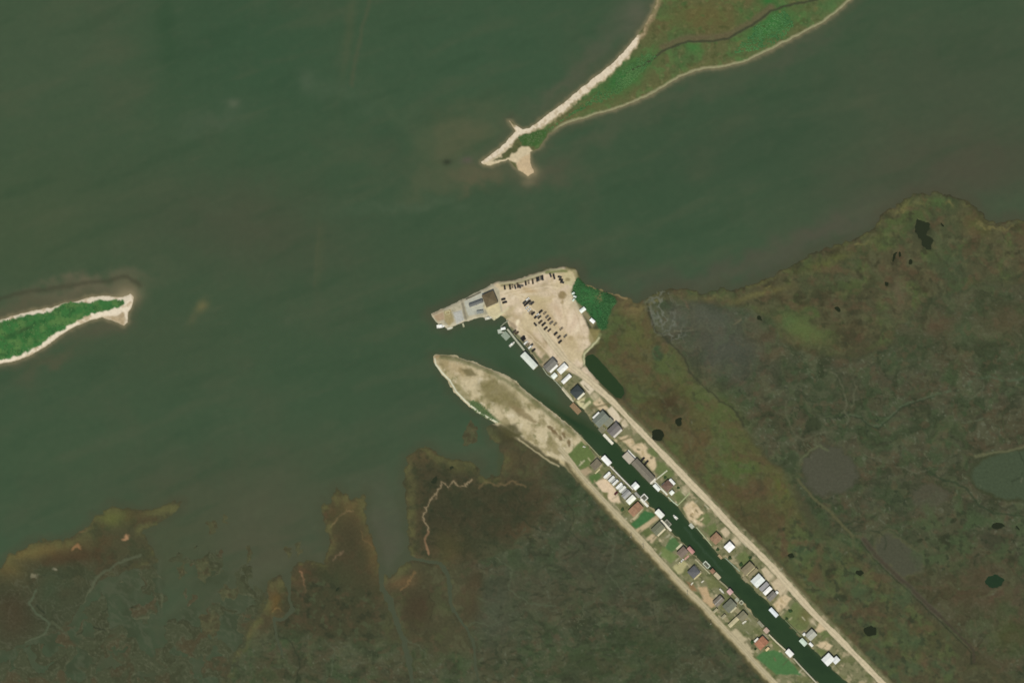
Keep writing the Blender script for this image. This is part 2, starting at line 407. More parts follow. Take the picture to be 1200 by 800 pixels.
g.gauss(970, 307, 30, 6, (84, 88, 50), -22, .8, 3)
g.gauss(890, 345, 34, 4, (104, 98, 60), -14, .7, 3)
g.gauss(820, 350, 40, 4, (92, 88, 56), 0, .7, 3)
g.gauss(790, 375, 14, 16, (88, 90, 80), 60, .5, 4)
for (x0, y0, x1, y1, c) in [(798, 350, 807, 361, (98, 82, 62)), (762, 358, 764, 380, (110, 110, 100)), (770, 365, 776, 384, (106, 108, 98)), (790, 388, 812, 386, (104, 100, 78)), (860, 380, 868, 374, (116, 106, 80))]:
    g.line([(x0, y0), ((x0 + x1) / 2 + 1, (y0 + y1) / 2), (x1, y1)], 1.6, c, 1.0, 1, 1.2, .8)
# shore rim and pale strand lines of the marshes
slv = (slice(None), slice(None))
sl, d = g.sdf(NE_LAND, 1.6, 2.6, margin=10)
east = sstep(735, 760, X[sl]) * sstep(-4, -1, d)
g.mix(sl, east * sstep(6, 1, d) * sstep(-.2, .4, n3[sl]) * .7, (92, 92, 56))
g.mix(sl, east * sstep(2.2, 0.4, d) * .75, (56, 52, 38))
g.mix(sl, east * sstep(3, 0, np.abs(d - 9 - 4 * n3[sl])) * sstep(.1, .5, n2[sl]) * .7, (112, 104, 66))
g.mix(full, sstep(.25, .6, fbm(wx, wy, 22, 3, 301)) * .3, (90, 91, 66)); g.mix(full, sstep(.3, .65, fbm(wx, wy, 15, 3, 303)) * .35, (51, 55, 40))
g.mix(full, sstep(.3, .65, fbm(wx, wy, 34, 3, 305)) * .25, (70, 84, 54)); g.mix(full, sstep(.35, .7, fbm(X, Y, 12, 3, 307)) * .3, (90, 74, 56))
# mud ponds and creeks of the east marsh (flats just awash)
g.blob(969, 551, 33, 30, (58, 60, 44), 0, .1, 8, 2, .6)
g.blob(969, 551, 31, 28, (75, 74, 61), 0, .14, 8, 3, .95)
g.blob(978, 540, 12, 14, (72, 72, 58), 0, .4, 6, 2, .5)
g.blob(1054, 651, 34, 19, (90, 88, 64), 35, .12, 5, 2, .6)
g.blob(1054, 651, 32, 17, (72, 72, 58), 35, .1, 5, 2, .95)
g.blob(1189, 556, 53, 31, (58, 62, 42), 0, .05, 3, 1, .9)
g.blob(1190, 556, 50, 28, (66, 76, 57), 0, .08, 4, 1.5, .97)
g.blob(1166, 637, 17, 10, (60, 60, 46), 20, .2, 4, 1, .7)
g.blob(1090, 580, 22, 12, (76, 74, 60), 0, .2, 6, 2, .7)
g.line([(1030, 637), (1032, 624), (1042, 620), (1052, 624)], 2.2, (84, 82, 60), 1, 2, 1, .7)
g.line([(1142, 535), (1165, 529), (1184, 527), (1205, 522)], 3, (96, 96, 70), 1.2, 2, 1, .8)
g.line([(936, 540), (950, 526), (962, 522), (972, 527)], 2.4, (92, 96, 70), 1.2, 2, 1, .7)
g.line(MUD_NE[:9], 2.2, (48, 50, 38), 1.2, 3, 1.6, .7)
g.line([(992, 486), (1008, 488), (1018, 497), (1030, 499), (1042, 490), (1055, 477), (1070, 470), (1095, 463), (1115, 457), (1132, 456), (1142, 444), (1162, 442), (1177, 447), (1205, 441)], 2.4, (76, 88, 66), 1.2, 2, 1.4, .75, patch=(12, -.5, .1, 181))
g.line([(992, 488), (1008, 490), (1018, 499), (1030, 501), (1042, 492), (1055, 479), (1070, 472), (1095, 465)], 1.4, (46, 56, 40), .8, 1.5, .8, .8)
g.line([(1085, 547), (1100, 560), (1120, 567), (1132, 572), (1145, 590), (1165, 601), (1205, 604)], 2.2, (50, 60, 42), 1, 2, 1, .85)
g.line([(920, 470), (922, 490), (930, 508), (940, 516), (955, 510), (975, 506)], 2.0, (84, 84, 64), 1, 2, 1, .65)
g.line([(935, 562), (955, 585), (975, 602), (1000, 627)], 3, (88, 86, 60), 1, 1, .8, .75)
g.line([(1000, 627), (1000, 642)], 3, (82, 84, 58), 1.5, 1, .8, .6)
DITCHLINE = [(1012, 632), (1026, 650), (1040, 664), (1058, 680), (1075, 697), (1100, 720), (1125, 745), (1141, 761), (1142, 775)]
g.line(DITCHLINE[:6], 6, (76, 70, 58), 1.5, 1, .8, .85)
g.line(DITCHLINE, 3, (66, 60, 48), 1, 1, .5, .8)
g.line([(x - 3, y + 3) for x, y in DITCHLINE], 1.4, (46, 50, 36), .8, 1, .5, .8)
for (x, y, r) in [(1057, 700, 3), (1065, 726, 4), (1041, 757, 4), (1094, 742, 4), (948, 657, 4.5), (955, 640, 6), (940, 644, 4), (985, 700, 6), (975, 670, 7), (915, 620, 3), (1078, 633, 3), (1116, 611, 3), (1023, 680, 2.5), (1110, 632, 8)]:
    g.blob(x, y, r * 1.3, r * .8, (48, 52, 36), random.uniform(-40, 40), .3, 2, 1.5, .85)
for k in range(10):   # winding tidal runnels
    x, y = random.uniform(880, 1190), random.uniform(400, 640); an = random.uniform(-.6, .9); rl = [(x, y)]
    for j in range(random.randint(4, 8)):
        an += random.uniform(-.8, .8); x += math.cos(an) * 12; y += math.sin(an) * 9; rl.append((x, y))
    g.line(rl, random.uniform(1.2, 2.2), random.choice([(86, 92, 70), (48, 56, 40), (90, 90, 70)]), 1, 2, 1.4, .7, patch=(14, -.5, .1, 240 + k))
for k in range(60):   # little pale and dark flecks of wrack and holes
    x, y = random.uniform(780, 1200), random.uniform(400, 790)
    g.blob(x, y, random.uniform(1.2, 3), random.uniform(.8, 1.6), random.choice([(98, 98, 80), (86, 92, 70), (44, 48, 34)]), random.uniform(0, 180), .4, 1, 1.5, .55)

SE = [(930, 600), (975, 640), (1010, 640), (1040, 670), (1080, 710), (1110, 745), (1130, 800), (1080, 860), (1020, 790), (962, 710), (905, 640)]
g.fill(SE, (66, 82, 56), 8, 6, 2, .6, patch=(30, -.2, .4, 191))
g.fill(SE, (78, 88, 54), 8, 6, 2, .6, patch=(18, .1, .5, 193))
g.fill(SE, (50, 56, 40), 8, 6, 2, .7, patch=(10, .3, .6, 195))
NEG = [(1060, 590), (1150, 600), (1230, 610), (1230, 670), (1150, 660), (1090, 680), (1060, 640)]
g.fill(NEG, (68, 82, 54), 10, 8, 2, .6, patch=(22, -.1, .4, 197))
g.fill(NEG, (48, 54, 38), 10, 8, 2, .7, patch=(8, .25, .6, 199))
for poly in (BELT, UPPER, SE):
    g.fill(poly, (60, 60, 42), 4, 3, 1, .4, patch=(9, .15, .6, 201))
    g.fill(poly, (98, 96, 66), 4, 3, 1, .3, patch=(9, .2, .7, 203))
    g.fill(poly, (92, 72, 54), 4, 3, 1, .35, patch=(20, .2, .6, 205))
sl, d = g.ldist([(772, 350), (778, 372), (790, 392)], 6, 2, 30); mm = sstep(22, 6, d)
g.mix(sl, mm * sstep(.6, .95, vein2[sl]) * .7, (108, 110, 98)); g.mix(sl, mm * sstep(.1, .6, -mid[sl]) * .5, (56, 60, 48))

# south marshes
M3 = [(379, 605), (378, 590), (394, 569), (412, 586), (427, 580), (430, 611), (442, 647), (446, 671), (446, 700), (430, 740), (380, 745), (330, 735), (320, 700), (350, 660), (385, 640)]
M4 = [(562, 557), (560, 545), (551, 540), (520, 537), (508, 529), (499, 520), (490, 524), (477, 536), (473, 563), (475, 592), (479, 615), (479, 646), (500, 650), (540, 660), (600, 640), (650, 580), (620, 560), (585, 556)]
g.fill(M4, (72, 62, 44), 4, 3, 1, .7)
g.fill(M4, (54, 58, 38), 4, 3, 1, .7, patch=(26, .0, .5, 33))
g.fill(M4, (78, 64, 47), 4, 3, 1, .5, patch=(22, .1, .6, 37))
g.fill(M4, (46, 50, 34), 4, 3, 1, .75, patch=(12, .1, .5, 36))
g.gauss(482, 575, 7, 60, (90, 86, 56), 0, .75, 3)
g.gauss(492, 600, 6, 40, (96, 78, 56), 0, .5, 3)
g.gauss(500, 535, 16, 9, (100, 82, 56), 0, .8, 3)
g.gauss(535, 548, 22, 6, (90, 88, 54), 5, .8, 3)
g.gauss(522, 602, 26, 18, (58, 52, 38), 0, .7, 4)
g.gauss(545, 585, 26, 14, (56, 60, 40), 0, .5, 4)
g.gauss(592, 595, 30, 22, (60, 54, 38), 0, .5, 5)
g.gauss(630, 585, 22, 18, (84, 66, 48), 0, .5, 5)
g.gauss(605, 625, 18, 10, (88, 66, 46), 0, .5, 5)
g.gauss(600, 510, 16, 7, (66, 62, 40), 10, .9, 3)
g.gauss(598, 540, 10, 14, (78, 66, 46), 0, .6, 3)
g.gauss(660, 560, 24, 10, (50, 62, 42), 40, .7, 4)
g.gauss(575, 640, 22, 9, (72, 78, 56), 0, .6, 5)
g.gauss(622, 690, 60, 40, (70, 72, 56), 0, .45, 10)
g.gauss(700, 660, 60, 34, (68, 68, 54), 40, .5, 10)
g.gauss(580, 720, 20, 40, (72, 74, 60), 0, .6, 8)
g.gauss(555, 690, 10, 40, (72, 56, 40), 0, .5, 6)
g.gauss(770, 760, 40, 24, (52, 66, 42), 20, .6, 8)
g.gauss(690, 780, 60, 20, (58, 64, 42), 0, .5, 8)
g.gauss(800, 735, 40, 22, (72, 66, 52), 45, .5, 8)
for k in range(260):
    x, y = random.uniform(560, 880), random.uniform(620, 800)
    if y < x * 1.0 - 70: continue
    g.blob(x, y, random.uniform(2, 6), random.uniform(.7, 1.6), random.choice([(54, 58, 43), (48, 53, 38), (50, 54, 38), (78, 82, 62)]), random.uniform(-45, 20), .4, 2, 1.8, .6)
for poly in (M4, M3):
    g.fill(poly, (62, 63, 45), 5, 3, 2, .35)
    g.fill(poly, (54, 60, 42), 5, 3, 2, .5, patch=(14, .0, .5, 211))
    g.fill(poly, (80, 76, 56), 5, 3, 2, .35, patch=(9, .25, .7, 213))
    g.fill(poly, (44, 48, 34), 5, 3, 2, .5, patch=(7, .35, .7, 215))
for pl, wd in [([(446, 712), (430, 726), (414, 738), (402, 752)], 1.6), ([(470, 745), (488, 756), (500, 772)], 1.4), ([(545, 735), (560, 728), (574, 732), (590, 724)], 1.4), ([(500, 690), (508, 706), (504, 724)], 1.2),
               ([(600, 575), (612, 590), (606, 606), (622, 618), (640, 622)], 1.5), ([(660, 580), (672, 600), (668, 622), (684, 640)], 1.3), ([(322, 740), (340, 752), (352, 770), (348, 800)], 2), ([(380, 748), (392, 764), (388, 790)], 1.6),
               ([(700, 610), (720, 640), (712, 670), (735, 700)], 1.3), ([(580, 650), (600, 668), (596, 690), (620, 706), (650, 708)], 1.5)]:
    g.line(pl, wd, random.choice([(80, 86, 66), (46, 52, 37)]), 1, 3, 2, .7)
# wrack line of pale debris
WRACK = [(553.5, 560), (548, 566), (542, 571), (537, 568), (532, 564), (526.5, 571), (521, 567), (517.5, 564), (513, 577), (503, 588), (498, 598), (495, 607), (503, 622)]
g.line(WRACK, 3.4, (96, 82, 60), 1.6, 0, 2.6, .6)
g.line(WRACK, 1.2, (168, 146, 116), .8, 0, 3.0, .9)
g.line([(503, 622), (497, 632), (503, 649)], 2.2, (140, 108, 82), 1, 0, 1.6, .85)
g.line([(562, 570), (568, 563), (580, 568), (600, 564), (616, 570)], 2, (118, 98, 70), 1.4, 2, 2, .6)
# west-central marsh
g.fill(M3, (72, 64, 45), 4, 3, 1, .7)
g.fill(M3, (82, 62, 45), 4, 3, 1, .5, patch=(16, .1, .5, 38))
g.fill(M3, (56, 60, 40), 4, 3, 1, .6, patch=(24, .0, .5, 39))
g.gauss(408, 600, 18, 20, (102, 88, 56), 0, .7, 3)
g.gauss(410, 625, 10, 18, (66, 56, 40), 0, .6, 3)
g.gauss(435, 645, 10, 24, (106, 86, 54), -15, .7, 3)
g.gauss(400, 680, 18, 16, (60, 68, 46), 0, .8, 4)
g.gauss(352, 690, 9, 18, (96, 74, 54), 0, .6, 3)
g.gauss(322, 705, 9, 14, (100, 80, 46), 0, .7, 3)
g.gauss(370, 725, 26, 14, (72, 58, 44), 0, .6, 5)
g.gauss(472, 682, 16, 8, (104, 82, 56), -20, .7, 3)
g.gauss(490, 710, 22, 26, (64, 52, 38), 0, .7, 5)
g.gauss(525, 640, 14, 20, (90, 80, 50), 0, .5, 5)
for pl, c, a in [([(386, 617), (392, 612), (398, 605), (406, 598), (413, 600)], (142, 118, 84), .9), ([(390, 655), (396, 650), (402, 645)], (160, 130, 104), .95),
                 ([(350, 668), (354, 672), (358, 692), (359, 699)], (158, 118, 88), .8), ([(318, 716), (325, 713), (333, 715)], (130, 104, 66), .7), ([(470, 690), (480, 681), (485, 670)], (132, 104, 70), .8),
                 ([(422, 622), (428, 634), (438, 640)], (132, 104, 68), .7)]:
    g.line(pl, 1.5, c, 1.2, 0, 2.6, a * .7)
# west marsh
g.fill(MARSH1, (70, 68, 48), 3, 3, 1.5, .8)
g.fill(MARSH1, (74, 58, 41), 4, 3, 1, .5, patch=(30, .05, .5, 47))
g.fill(MARSH1, (58, 64, 44), 4, 3, 1, .6, patch=(26, .1, .5, 49))
sl, d = g.sdf(MARSH1, 3.5, 2.2, margin=10)
g.mix(sl, sstep(640, 715, Y[sl] + (X[sl] - 90) * .12) * .75, (62, 68, 50))
g.mix(sl, sstep(.1, .6, mid[sl]) * sstep(0, 3, d) * .5, (52, 56, 40))
g.mix(sl, sstep(.72, .95, vein2[sl]) * sstep(630, 690, Y[sl]) * .5, (84, 86, 68))
g.gauss(40, 645, 55, 8, (104, 92, 56), -8, .85, 3)
g.gauss(10, 665, 16, 14, (98, 88, 54), 0, .7, 3)
g.gauss(130, 605, 20, 10, (94, 96, 54), 0, .8, 3)
g.gauss(190, 597, 24, 6, (94, 92, 58), -12, .8, 3)
g.gauss(15, 720, 26, 30, (68, 55, 40), 0, .6, 5)
g.gauss(85, 650, 36, 10, (72, 52, 36), -5, .6, 5)
g.gauss(60, 690, 14, 26, (58, 70, 50), 20, .6, 4)
for (x, y, c, r) in [(146, 630, (168, 128, 96), 4), (90, 641, (140, 104, 72), 4), (64, 667, (130, 124, 104), 2.5), (40, 674, (120, 114, 92), 3), (262, 694, (120, 92, 70), 6), (95, 622, (120, 98, 70), 5)]:
    g.blob(x, y, r * 1.3, r * .6, c, random.uniform(-30, 30), .5, 2, 2.5, .8)
sl, d = g.sdf(FLATS, 4, 3, margin=14); fm = sstep(-6, 0, d) * (zone[sl] == 5) * (H[sl] < .32)
g.mix(sl, fm * .85, (68, 72, 52)); g.mix(sl, fm * sstep(.0, .4, mid[sl]) * .6, (58, 60, 42)); g.mix(sl, fm * sstep(.1, .5, -mid2[sl]) * .5, (80, 66, 48))
g.mix(sl, fm * sstep(.8, .97, vein2[sl]) * .5, (88, 90, 70)); g.mix(sl, fm * sstep(.3, .7, n4[sl]) * .4, (92, 92, 72))
for isl in ISLETS:
    g.fill(isl, (78, 79, 55), 3, 2, 3, .75); g.fill(isl, (66, 62, 44), 3, 2, 3, .8, patch=(9, -.1, .4, 311)); g.fill(isl, (92, 88, 62), 3, 2, 3, .6, patch=(6, .2, .6, 313))
for poly in (SW_LAND, MARSH1):
    sl, d = g.sdf(poly, 1.6 if poly is SW_LAND else 3.5, 2.6 if poly is SW_LAND else 2.2, margin=10)
    mm = sstep(500, 520, Y[sl]) * (X[sl] < 610) * sstep(-4, -1, d)
    g.mix(sl, mm * sstep(13, 2, d) * sstep(-.4, .4, n3[sl]) * .6 * (1 if poly is SW_LAND else sstep(680, 640, Y[sl])), (94, 92, 58))
    g.mix(sl, mm * sstep(2.6, 0.4, d) * .6, (64, 64, 46))

for pl, wd, c in [([(186, 657), (190, 690), (188, 722), (160, 724), (130, 734), (110, 742)], 2.2, (84, 87, 66)), ([(164, 650), (140, 660), (118, 672), (104, 694), (96, 712), (84, 732)], 3.2, (82, 86, 66)), ([(104, 694), (120, 700), (140, 692), (152, 676)], 2, (80, 84, 64)), ([(42, 690), (34, 706), (46, 720), (58, 730), (50, 744), (30, 752)], 2.4, (80, 88, 68)), ([(60, 728), (80, 742), (110, 744)], 3, (76, 80, 60)), ([(44, 708), (52, 718)], 1.6, (44, 50, 36)), ([(120, 716), (140, 706), (158, 712)], 1.6, (46, 52, 36)), ([(92, 742), (106, 732), (122, 738)], 1.8, (46, 50, 36))]:
    g.line(pl, wd, c, 1, 2, 1.2, .8)
g.gauss(845, 400, 50, 34, (76, 78, 69), 30, .5, 8); g.gauss(830, 370, 30, 12, (80, 83, 72), 0, .5, 5); g.gauss(945, 388, 30, 12, (84, 96, 56), 25, .7, 6)
for poly in (M4, M3):
    sl, d = g.sdf(poly, 3, 2, margin=8); g.mix(sl, sstep(6, 16, d) * .3, (50, 52, 37))
# sediment of the marshes leans to olive rather than rust
g.fill([(330, 690), (372, 676), (440, 690), (450, 720), (440, 750), (380, 752), (330, 742)], (62, 64, 45), 8, 4, 2, .55)
M3L = [(330, 690), (372, 676), (440, 690), (450, 720), (440, 750), (380, 752), (330, 742)]
g.fill(M3L, (48, 52, 37), 8, 5, 3, .7, patch=(12, .05, .5, 321)); g.fill(M3L, (80, 68, 50), 8, 5, 3, .5, patch=(14, .15, .6, 323)); g.fill(M3L, (74, 82, 58), 8, 5, 3, .5, patch=(10, .25, .6, 325))
g.fill([(395, 600), (430, 610), (444, 660), (446, 690), (400, 690), (386, 650)], (70, 66, 46), 6, 4, 2, .4)
g.C *= np.array((1.06, 1.10, 1.07), np.float32)
# islands
SAND = (214, 198, 168)
g.fill(ISLAND, (226, 213, 190), 3, .6, .8, 1, 4)
g.fill(ISLAND, (172, 150, 116), 2, .6, .8, .7, patch=(14, .2, .6, 53))
sl, d = g.sdf(ISLAND, .6, .8); g.mix(sl, sstep(1.6, .2, d) * .6, (150, 136, 104))
g.fill([(119, 371), (135, 370), (145, 366), (148, 376), (144, 381), (134, 376)], (166, 148, 116), 1.5, 0, 1, .8)
g.fill(ISLAND_GREEN, (60, 110, 58), 1.2, 0, 2.2, 1, .8)
g.fill(ISLAND_GREEN, (88, 122, 68), 1.2, 0, 1.5, .8, patch=(14, -.1, .4, 57))
g.fill(ISLAND_GREEN, (42, 84, 44), 1.2, 0, 1.5, .6, patch=(10, .1, .6, 59))
g.gauss(28, 386, 16, 3, (48, 74, 44), -25, .8, 2)
g.fill(BARRIER, (92, 94, 60), 3, .6, .8, 1, 4)
g.fill(BARRIER, (70, 100, 58), 2, 2, 1, .7, patch=(40, .05, .5, 63))
g.fill(BARRIER, (98, 90, 60), 2, 2, 1, .5, patch=(26, .1, .6, 67))
g.fill(BARRIER, (84, 114, 64), 2, 2, 1, .6, patch=(12, .1, .5, 68))
g.fill(BARRIER, (66, 76, 46), 2, 2, 1, .5, patch=(9, .2, .6, 69))
g.fill(BARRIER, (120, 116, 80), 2, 2, 1, .5, patch=(7, .4, .8, 70))
g.gauss(730, 92, 50, 14, (54, 106, 54), -38, .95, 4)
g.gauss(690, 125, 40, 8, (96, 96, 60), -24, .7, 4)
g.gauss(900, 30, 36, 18, (52, 112, 56), -35, .9, 5)
g.gauss(812, 56, 12, 6, (66, 112, 58), 10, .9, 3)
g.gauss(900, 2, 10, 5, (44, 104, 50), 0, .9, 2)
g.gauss(975, 5, 24, 9, (72, 106, 62), -40, .8, 4)
g.gauss(825, 20, 50, 18, (96, 90, 54), -5, .8, 6)
g.gauss(800, 90, 40, 7, (92, 96, 58), -25, .7, 4)
for k in range(60):
    x, y = random.uniform(770, 960), random.uniform(0, 80)
    g.blob(x, y, random.uniform(2, 5), random.uniform(1, 2.5), random.choice([(70, 78, 44), (60, 96, 50), (110, 106, 66)]), random.uniform(-50, 20), .5, 2, 2, .5)
CREEK = [(735, 86), (755, 75), (777, 60), (805, 49), (830, 49), (855, 45), (880, 30), (905, 12), (930, 5), (957, 0), (985, -20)]
g.line([(x, y - 4) for x, y in CREEK[2:8]], 8, (98, 90, 66), 3, 2, 1, .8)
g.line(CREEK, 2.6, (62, 66, 48), 1.1, 1, .8, .95)
sl, d = g.sdf(BARRIER, .6, .8)
lt = np.zeros_like(d)
beach = [(560, 194), (578, 186), (592, 175), (606, 160), (612, 158), (622, 154), (632, 150), (648, 140), (664, 127), (670, 122), (694, 102), (710, 90), (726, 76), (742, 58), (748, 48), (752, 40), (740, 46), (720, 70), (692, 92), (665, 114), (637, 135), (621, 147), (612, 149), (607, 146), (600, 150), (590, 166), (564, 186)]
g.fill(beach, (190, 172, 138), 1.6, 0, 3.0, .7, 2.2)
g.fill(beach, (226, 211, 186), 1.0, 0, 2.8, 1, .2)
g.fill(beach, (196, 178, 148), 1.0, 0, 2.8, .8, patch=(7, .15, .5, 72))
g.line([(746, 52), (752, 42), (757, 32), (766, 14), (771, 0)], 2.6, (184, 166, 132), 1, 0, 2.4, .8, patch=(6, -.3, .1, 3))
g.line([(752, 44), (760, 28), (770, 8), (774, -8)], 6, (150, 132, 100), 2, 0, 1.5, .6)
g.fill([(566, 190), (578, 187), (590, 176), (598, 170), (604, 178), (612, 172), (620, 172), (624, 176), (618, 186), (606, 192), (600, 188), (580, 192), (570, 194)], (204, 188, 156), 1.2, 0, 1.4, 1)
g.fill([(577, 190), (586, 184), (594, 175), (602, 171), (606, 176), (598, 184), (588, 187)], (84, 88, 56), 1, 0, 2, 1)
g.fill([(608, 160), (620, 156), (634, 152), (642, 155), (634, 168), (624, 171), (612, 170)], (62, 94, 48), 1.4, 0, 1.4, .95)
g.fill([(605, 192), (610, 186), (616, 182), (622, 180), (622, 190), (627, 203), (618, 207), (608, 200)], (196, 174, 140), 1.2, 0, 1, 1)
g.line([(596, 141), (600, 147), (604, 154)], 2, (180, 164, 132), .8, 0, .6, .9)
lt = sstep(3.6, 1.4, d) * sstep(.0, 1.2, d + 1) * sstep(640, 660, X[sl]) * (Y[sl] > 160 - (X[sl] - 600) * .42) * .85
g.mix(sl, lt, (150, 146, 114))

# the spit and the strip south-west of the canal
g.fill(SPIT, (176, 163, 127), 1.5, .8, 1.4, 1, 1)
SPITN = SW_BANK[:12] + [(690, 540), (667, 540), (640, 532), (622, 519), (606, 512), (592, 500)] + SW_WEST[-6:]
g.fill(SPITN, (194, 181, 148), 2, 0, .6, 1, 2)
g.fill(SPITN, (166, 155, 118), 2, 2, 1, .8, patch=(26, -.05, .4, 76))
g.fill(SPITN, (116, 116, 76), 2, 2, 1, .7, patch=(9, .25, .6, 77))
g.fill(SPITN, (212, 200, 172), 2, 2, 1, .7, patch=(7, .25, .6, 78))
g.fill(SPITN, (136, 126, 88), 2, 2, 1, .7, patch=(18, .0, .4, 73))
g.fill(SPITN, (198, 184, 150), 2, 2, 1, .8, patch=(22, .05, .5, 79))
g.gauss(535, 432, 22, 8, (170, 150, 112), 20, .7, 2)
g.fill([(560, 452), (580, 445), (610, 462), (614, 474), (596, 478), (572, 470)], (122, 114, 76), 5, 4, 2, .85)
g.fill([(540, 432), (552, 432), (560, 440), (548, 441)], (110, 102, 68), 2, 1, 1, .85)
g.fill([(597, 472), (612, 478), (632, 496), (626, 496), (604, 484)], (132, 118, 84), 2, 1, 1.5, .8)
for x, y in [(645, 501), (650, 507), (656, 513), (667, 519), (648, 505), (660, 509)]:
    g.blob(x, y, 4, 2, (116, 100, 70), random.uniform(0, 90), .4, 1, 2, .9)
g.fill([(546, 468), (560, 470), (576, 485), (586, 496), (572, 491), (556, 482)], (70, 96, 56), 2, 1, 1, .9)
g.fill([(528, 448), (538, 450), (552, 468), (544, 471), (534, 459)], (130, 124, 84), 2, 1, 1, .7)
g.line([(516, 418), (540, 422), (575, 436), (605, 453), (640, 482), (672, 508)], 5, (104, 106, 70), 2, 1, 1, .75)
g.line([(509, 425), (509, 420), (514, 417)], 3, (176, 150, 112), 1.2, 0, .5, .8)
g.line([(509.6, 420), (510, 426), (516, 434), (527.5, 446), (535, 459), (546.5, 471), (561.5, 483), (582, 494.5)], 1.5, (214, 214, 190), .7, 0, .4, 1)
g.line([(585, 500), (596, 506), (610, 514), (626, 524), (640, 536), (652, 541)], 5, (84, 80, 54), 2, 1, 1, .9)
g.line([(605, 512), (625, 527), (645, 541), (655, 546)], 1.6, (190, 178, 142), .8, 0, .8, .7)
g.fill([(586, 498), (604, 497), (612, 508), (606, 514), (594, 510)], (78, 76, 48), 3, 1, 1, .85)
STRIPSW = [(689, 520), (702, 534), (742, 573), (786, 622), (838, 674), (886, 724), (945, 788), (1000, 850), (930, 820), (868, 752), (838, 720), (767, 647), (721, 597), (683, 555), (672, 538)]
g.fill(STRIPSW, (120, 120, 88), 1.5, 0, .8, .95)
g.fill(STRIPSW, (100, 106, 66), 1.5, 1, .8, .8, patch=(14, -.1, .4, 83))
g.fill(STRIPSW, (172, 160, 130), 1.5, 1, .8, .55, patch=(9, .25, .6, 89))
g.fill(STRIPSW, (84, 92, 60), 1.5, 1, .8, .7, patch=(7, .2, .5, 88))
LAWN = (96, 116, 68)


def paint(c, polys):
    for q in polys: g.fill(q, c, .9, 0, .5, 1)


g.fill([(681, 516), (689, 523), (698, 535), (688, 546), (680, 551), (672, 541), (665, 533)], (98, 114, 66), 1.2, 0, 1, 1)
g.fill([(690, 558), (700, 553), (706, 556), (700, 564), (693, 566)], (86, 110, 62), 1.2, 0, .8, 1)
g.fill([(680, 552), (688, 547), (694, 552), (686, 558)], (170, 152, 122), 1, 0, .6, 1)
g.fill([(698, 565), (709, 560), (722, 574), (728, 590), (716, 588), (708, 578)], (216, 194, 164), 1.2, 0, .8, 1)
g.fill([(706, 576), (713, 577), (712, 585), (707, 582)], (112, 112, 72), 1.2, 0, .8, 1)
g.fill([(722, 588), (734, 590), (740, 600), (734, 606), (724, 596)], (110, 112, 74), 1.5, 1, .8, .9)
g.fill([(755, 598), (764, 600), (769, 604), (755, 614), (746, 620), (740, 614)], (66, 108, 64), 1, 0, .6, 1)
g.line([(771, 605), (758, 615), (747, 622)], 5, (184, 166, 132), 1, 0, .6, 1)
g.line([(752, 596), (745, 605), (740, 610)], 3, (184, 172, 140), 1, 0, .6, .9)
g.fill([(757, 632), (763, 624), (770, 629), (764, 636)], (186, 168, 136), 1.2, 0, .6, 1)
g.fill([(752, 624), (760, 618), (766, 624), (758, 629)], (92, 104, 62), 1.2, 0, .6, .9)
g.fill([(786, 628), (792, 631), (797, 638), (786, 648), (779, 642)], (80, 112, 68), 1, 0, .6, 1)
g.fill([(776, 640), (786, 646), (794, 652), (786, 660), (774, 650)], (110, 126, 76), 1.5, 0, .8, .9)
g.fill([(800, 656), (806, 660), (800, 670), (794, 672), (788, 664)], (176, 170, 126), 1.2, 0, .8, .95)
g.fill([(803, 680), (812, 684), (818, 692), (810, 692)], (140, 112, 80), 1.2, 0, .8, .9)
g.fill([(818, 688), (828, 688), (833, 698), (842, 706), (834, 712), (824, 704)], (188, 162, 126), 1.5, 1, .8, .95)
g.fill([(826, 678), (838, 680), (842, 688), (830, 690)], (112, 116, 74), 1.5, 1, .8, .9)
g.fill([(858, 726), (866, 722), (884, 735), (880, 744), (866, 738)], (116, 118, 84), 1.5, 1, .8, .9)
g.fill([(852, 742), (862, 736), (880, 752), (884, 764), (874, 764)], (184, 172, 140), 1.5, 0, .8, .95)
g.fill([(886, 770), (894, 763), (912, 760), (924, 772), (940, 790), (910, 790)], (76, 114, 68), 1.2, 0, .8, 1)
g.fill([(903, 750), (910, 752), (918, 764), (908, 762)], (110, 116, 74), 1.2, 0, .8, .9)
g.fill([(874, 750), (882, 746), (886, 758), (882, 762)], (96, 96, 66), 1.5, 0, 1, .8)
# roadside verge on the marsh side
g.line([(x - 4.5, y + 4.5) for x, y in ROAD_SW[1:]], 4, (88, 84, 56), 2, 0, 1.2, .9)
g.line([(x + 5, y - 5) for x, y in ROAD_NE[4:]], 4, (104, 94, 66), 2, 0, 1.2, .8)

# the parking lot and the developed strip north-east of the canal
STRIPNE = [(622, 412), (640, 400), (684, 430), (722, 470), (775, 522), (838, 588), (896, 645), (934, 688), (990, 745), (1110, 868), (1100, 915)] + NE_BANK[1:34]
g.fill(STRIPNE, (120, 119, 87), 2, 0, .8, 1, 1)
g.fill(STRIPNE, (178, 163, 132), 1.5, 1, .8, .6, patch=(11, .1, .5, 97))
g.fill(STRIPNE, (82, 90, 58), 1.5, 1, .8, .7, patch=(7, .2, .5, 98))
g.fill(STRIPNE, (98, 104, 66), 1.5, 1, .8, .7, patch=(12, .15, .55, 99))
LOT = [(577, 334), (584, 331), (600, 330), (618, 325), (640, 318), (660, 314), (674, 318), (676, 330), (668, 340), (676, 356), (682, 372), (690, 388), (696, 400), (684, 414), (684, 428), (700, 448), (690, 446),
       (664, 432), (652, 426), (640, 412), (630, 422), (622, 412), (610, 399), (601, 389), (596, 381), (594, 374), (590, 370), (580, 375), (572, 368), (580, 352)]
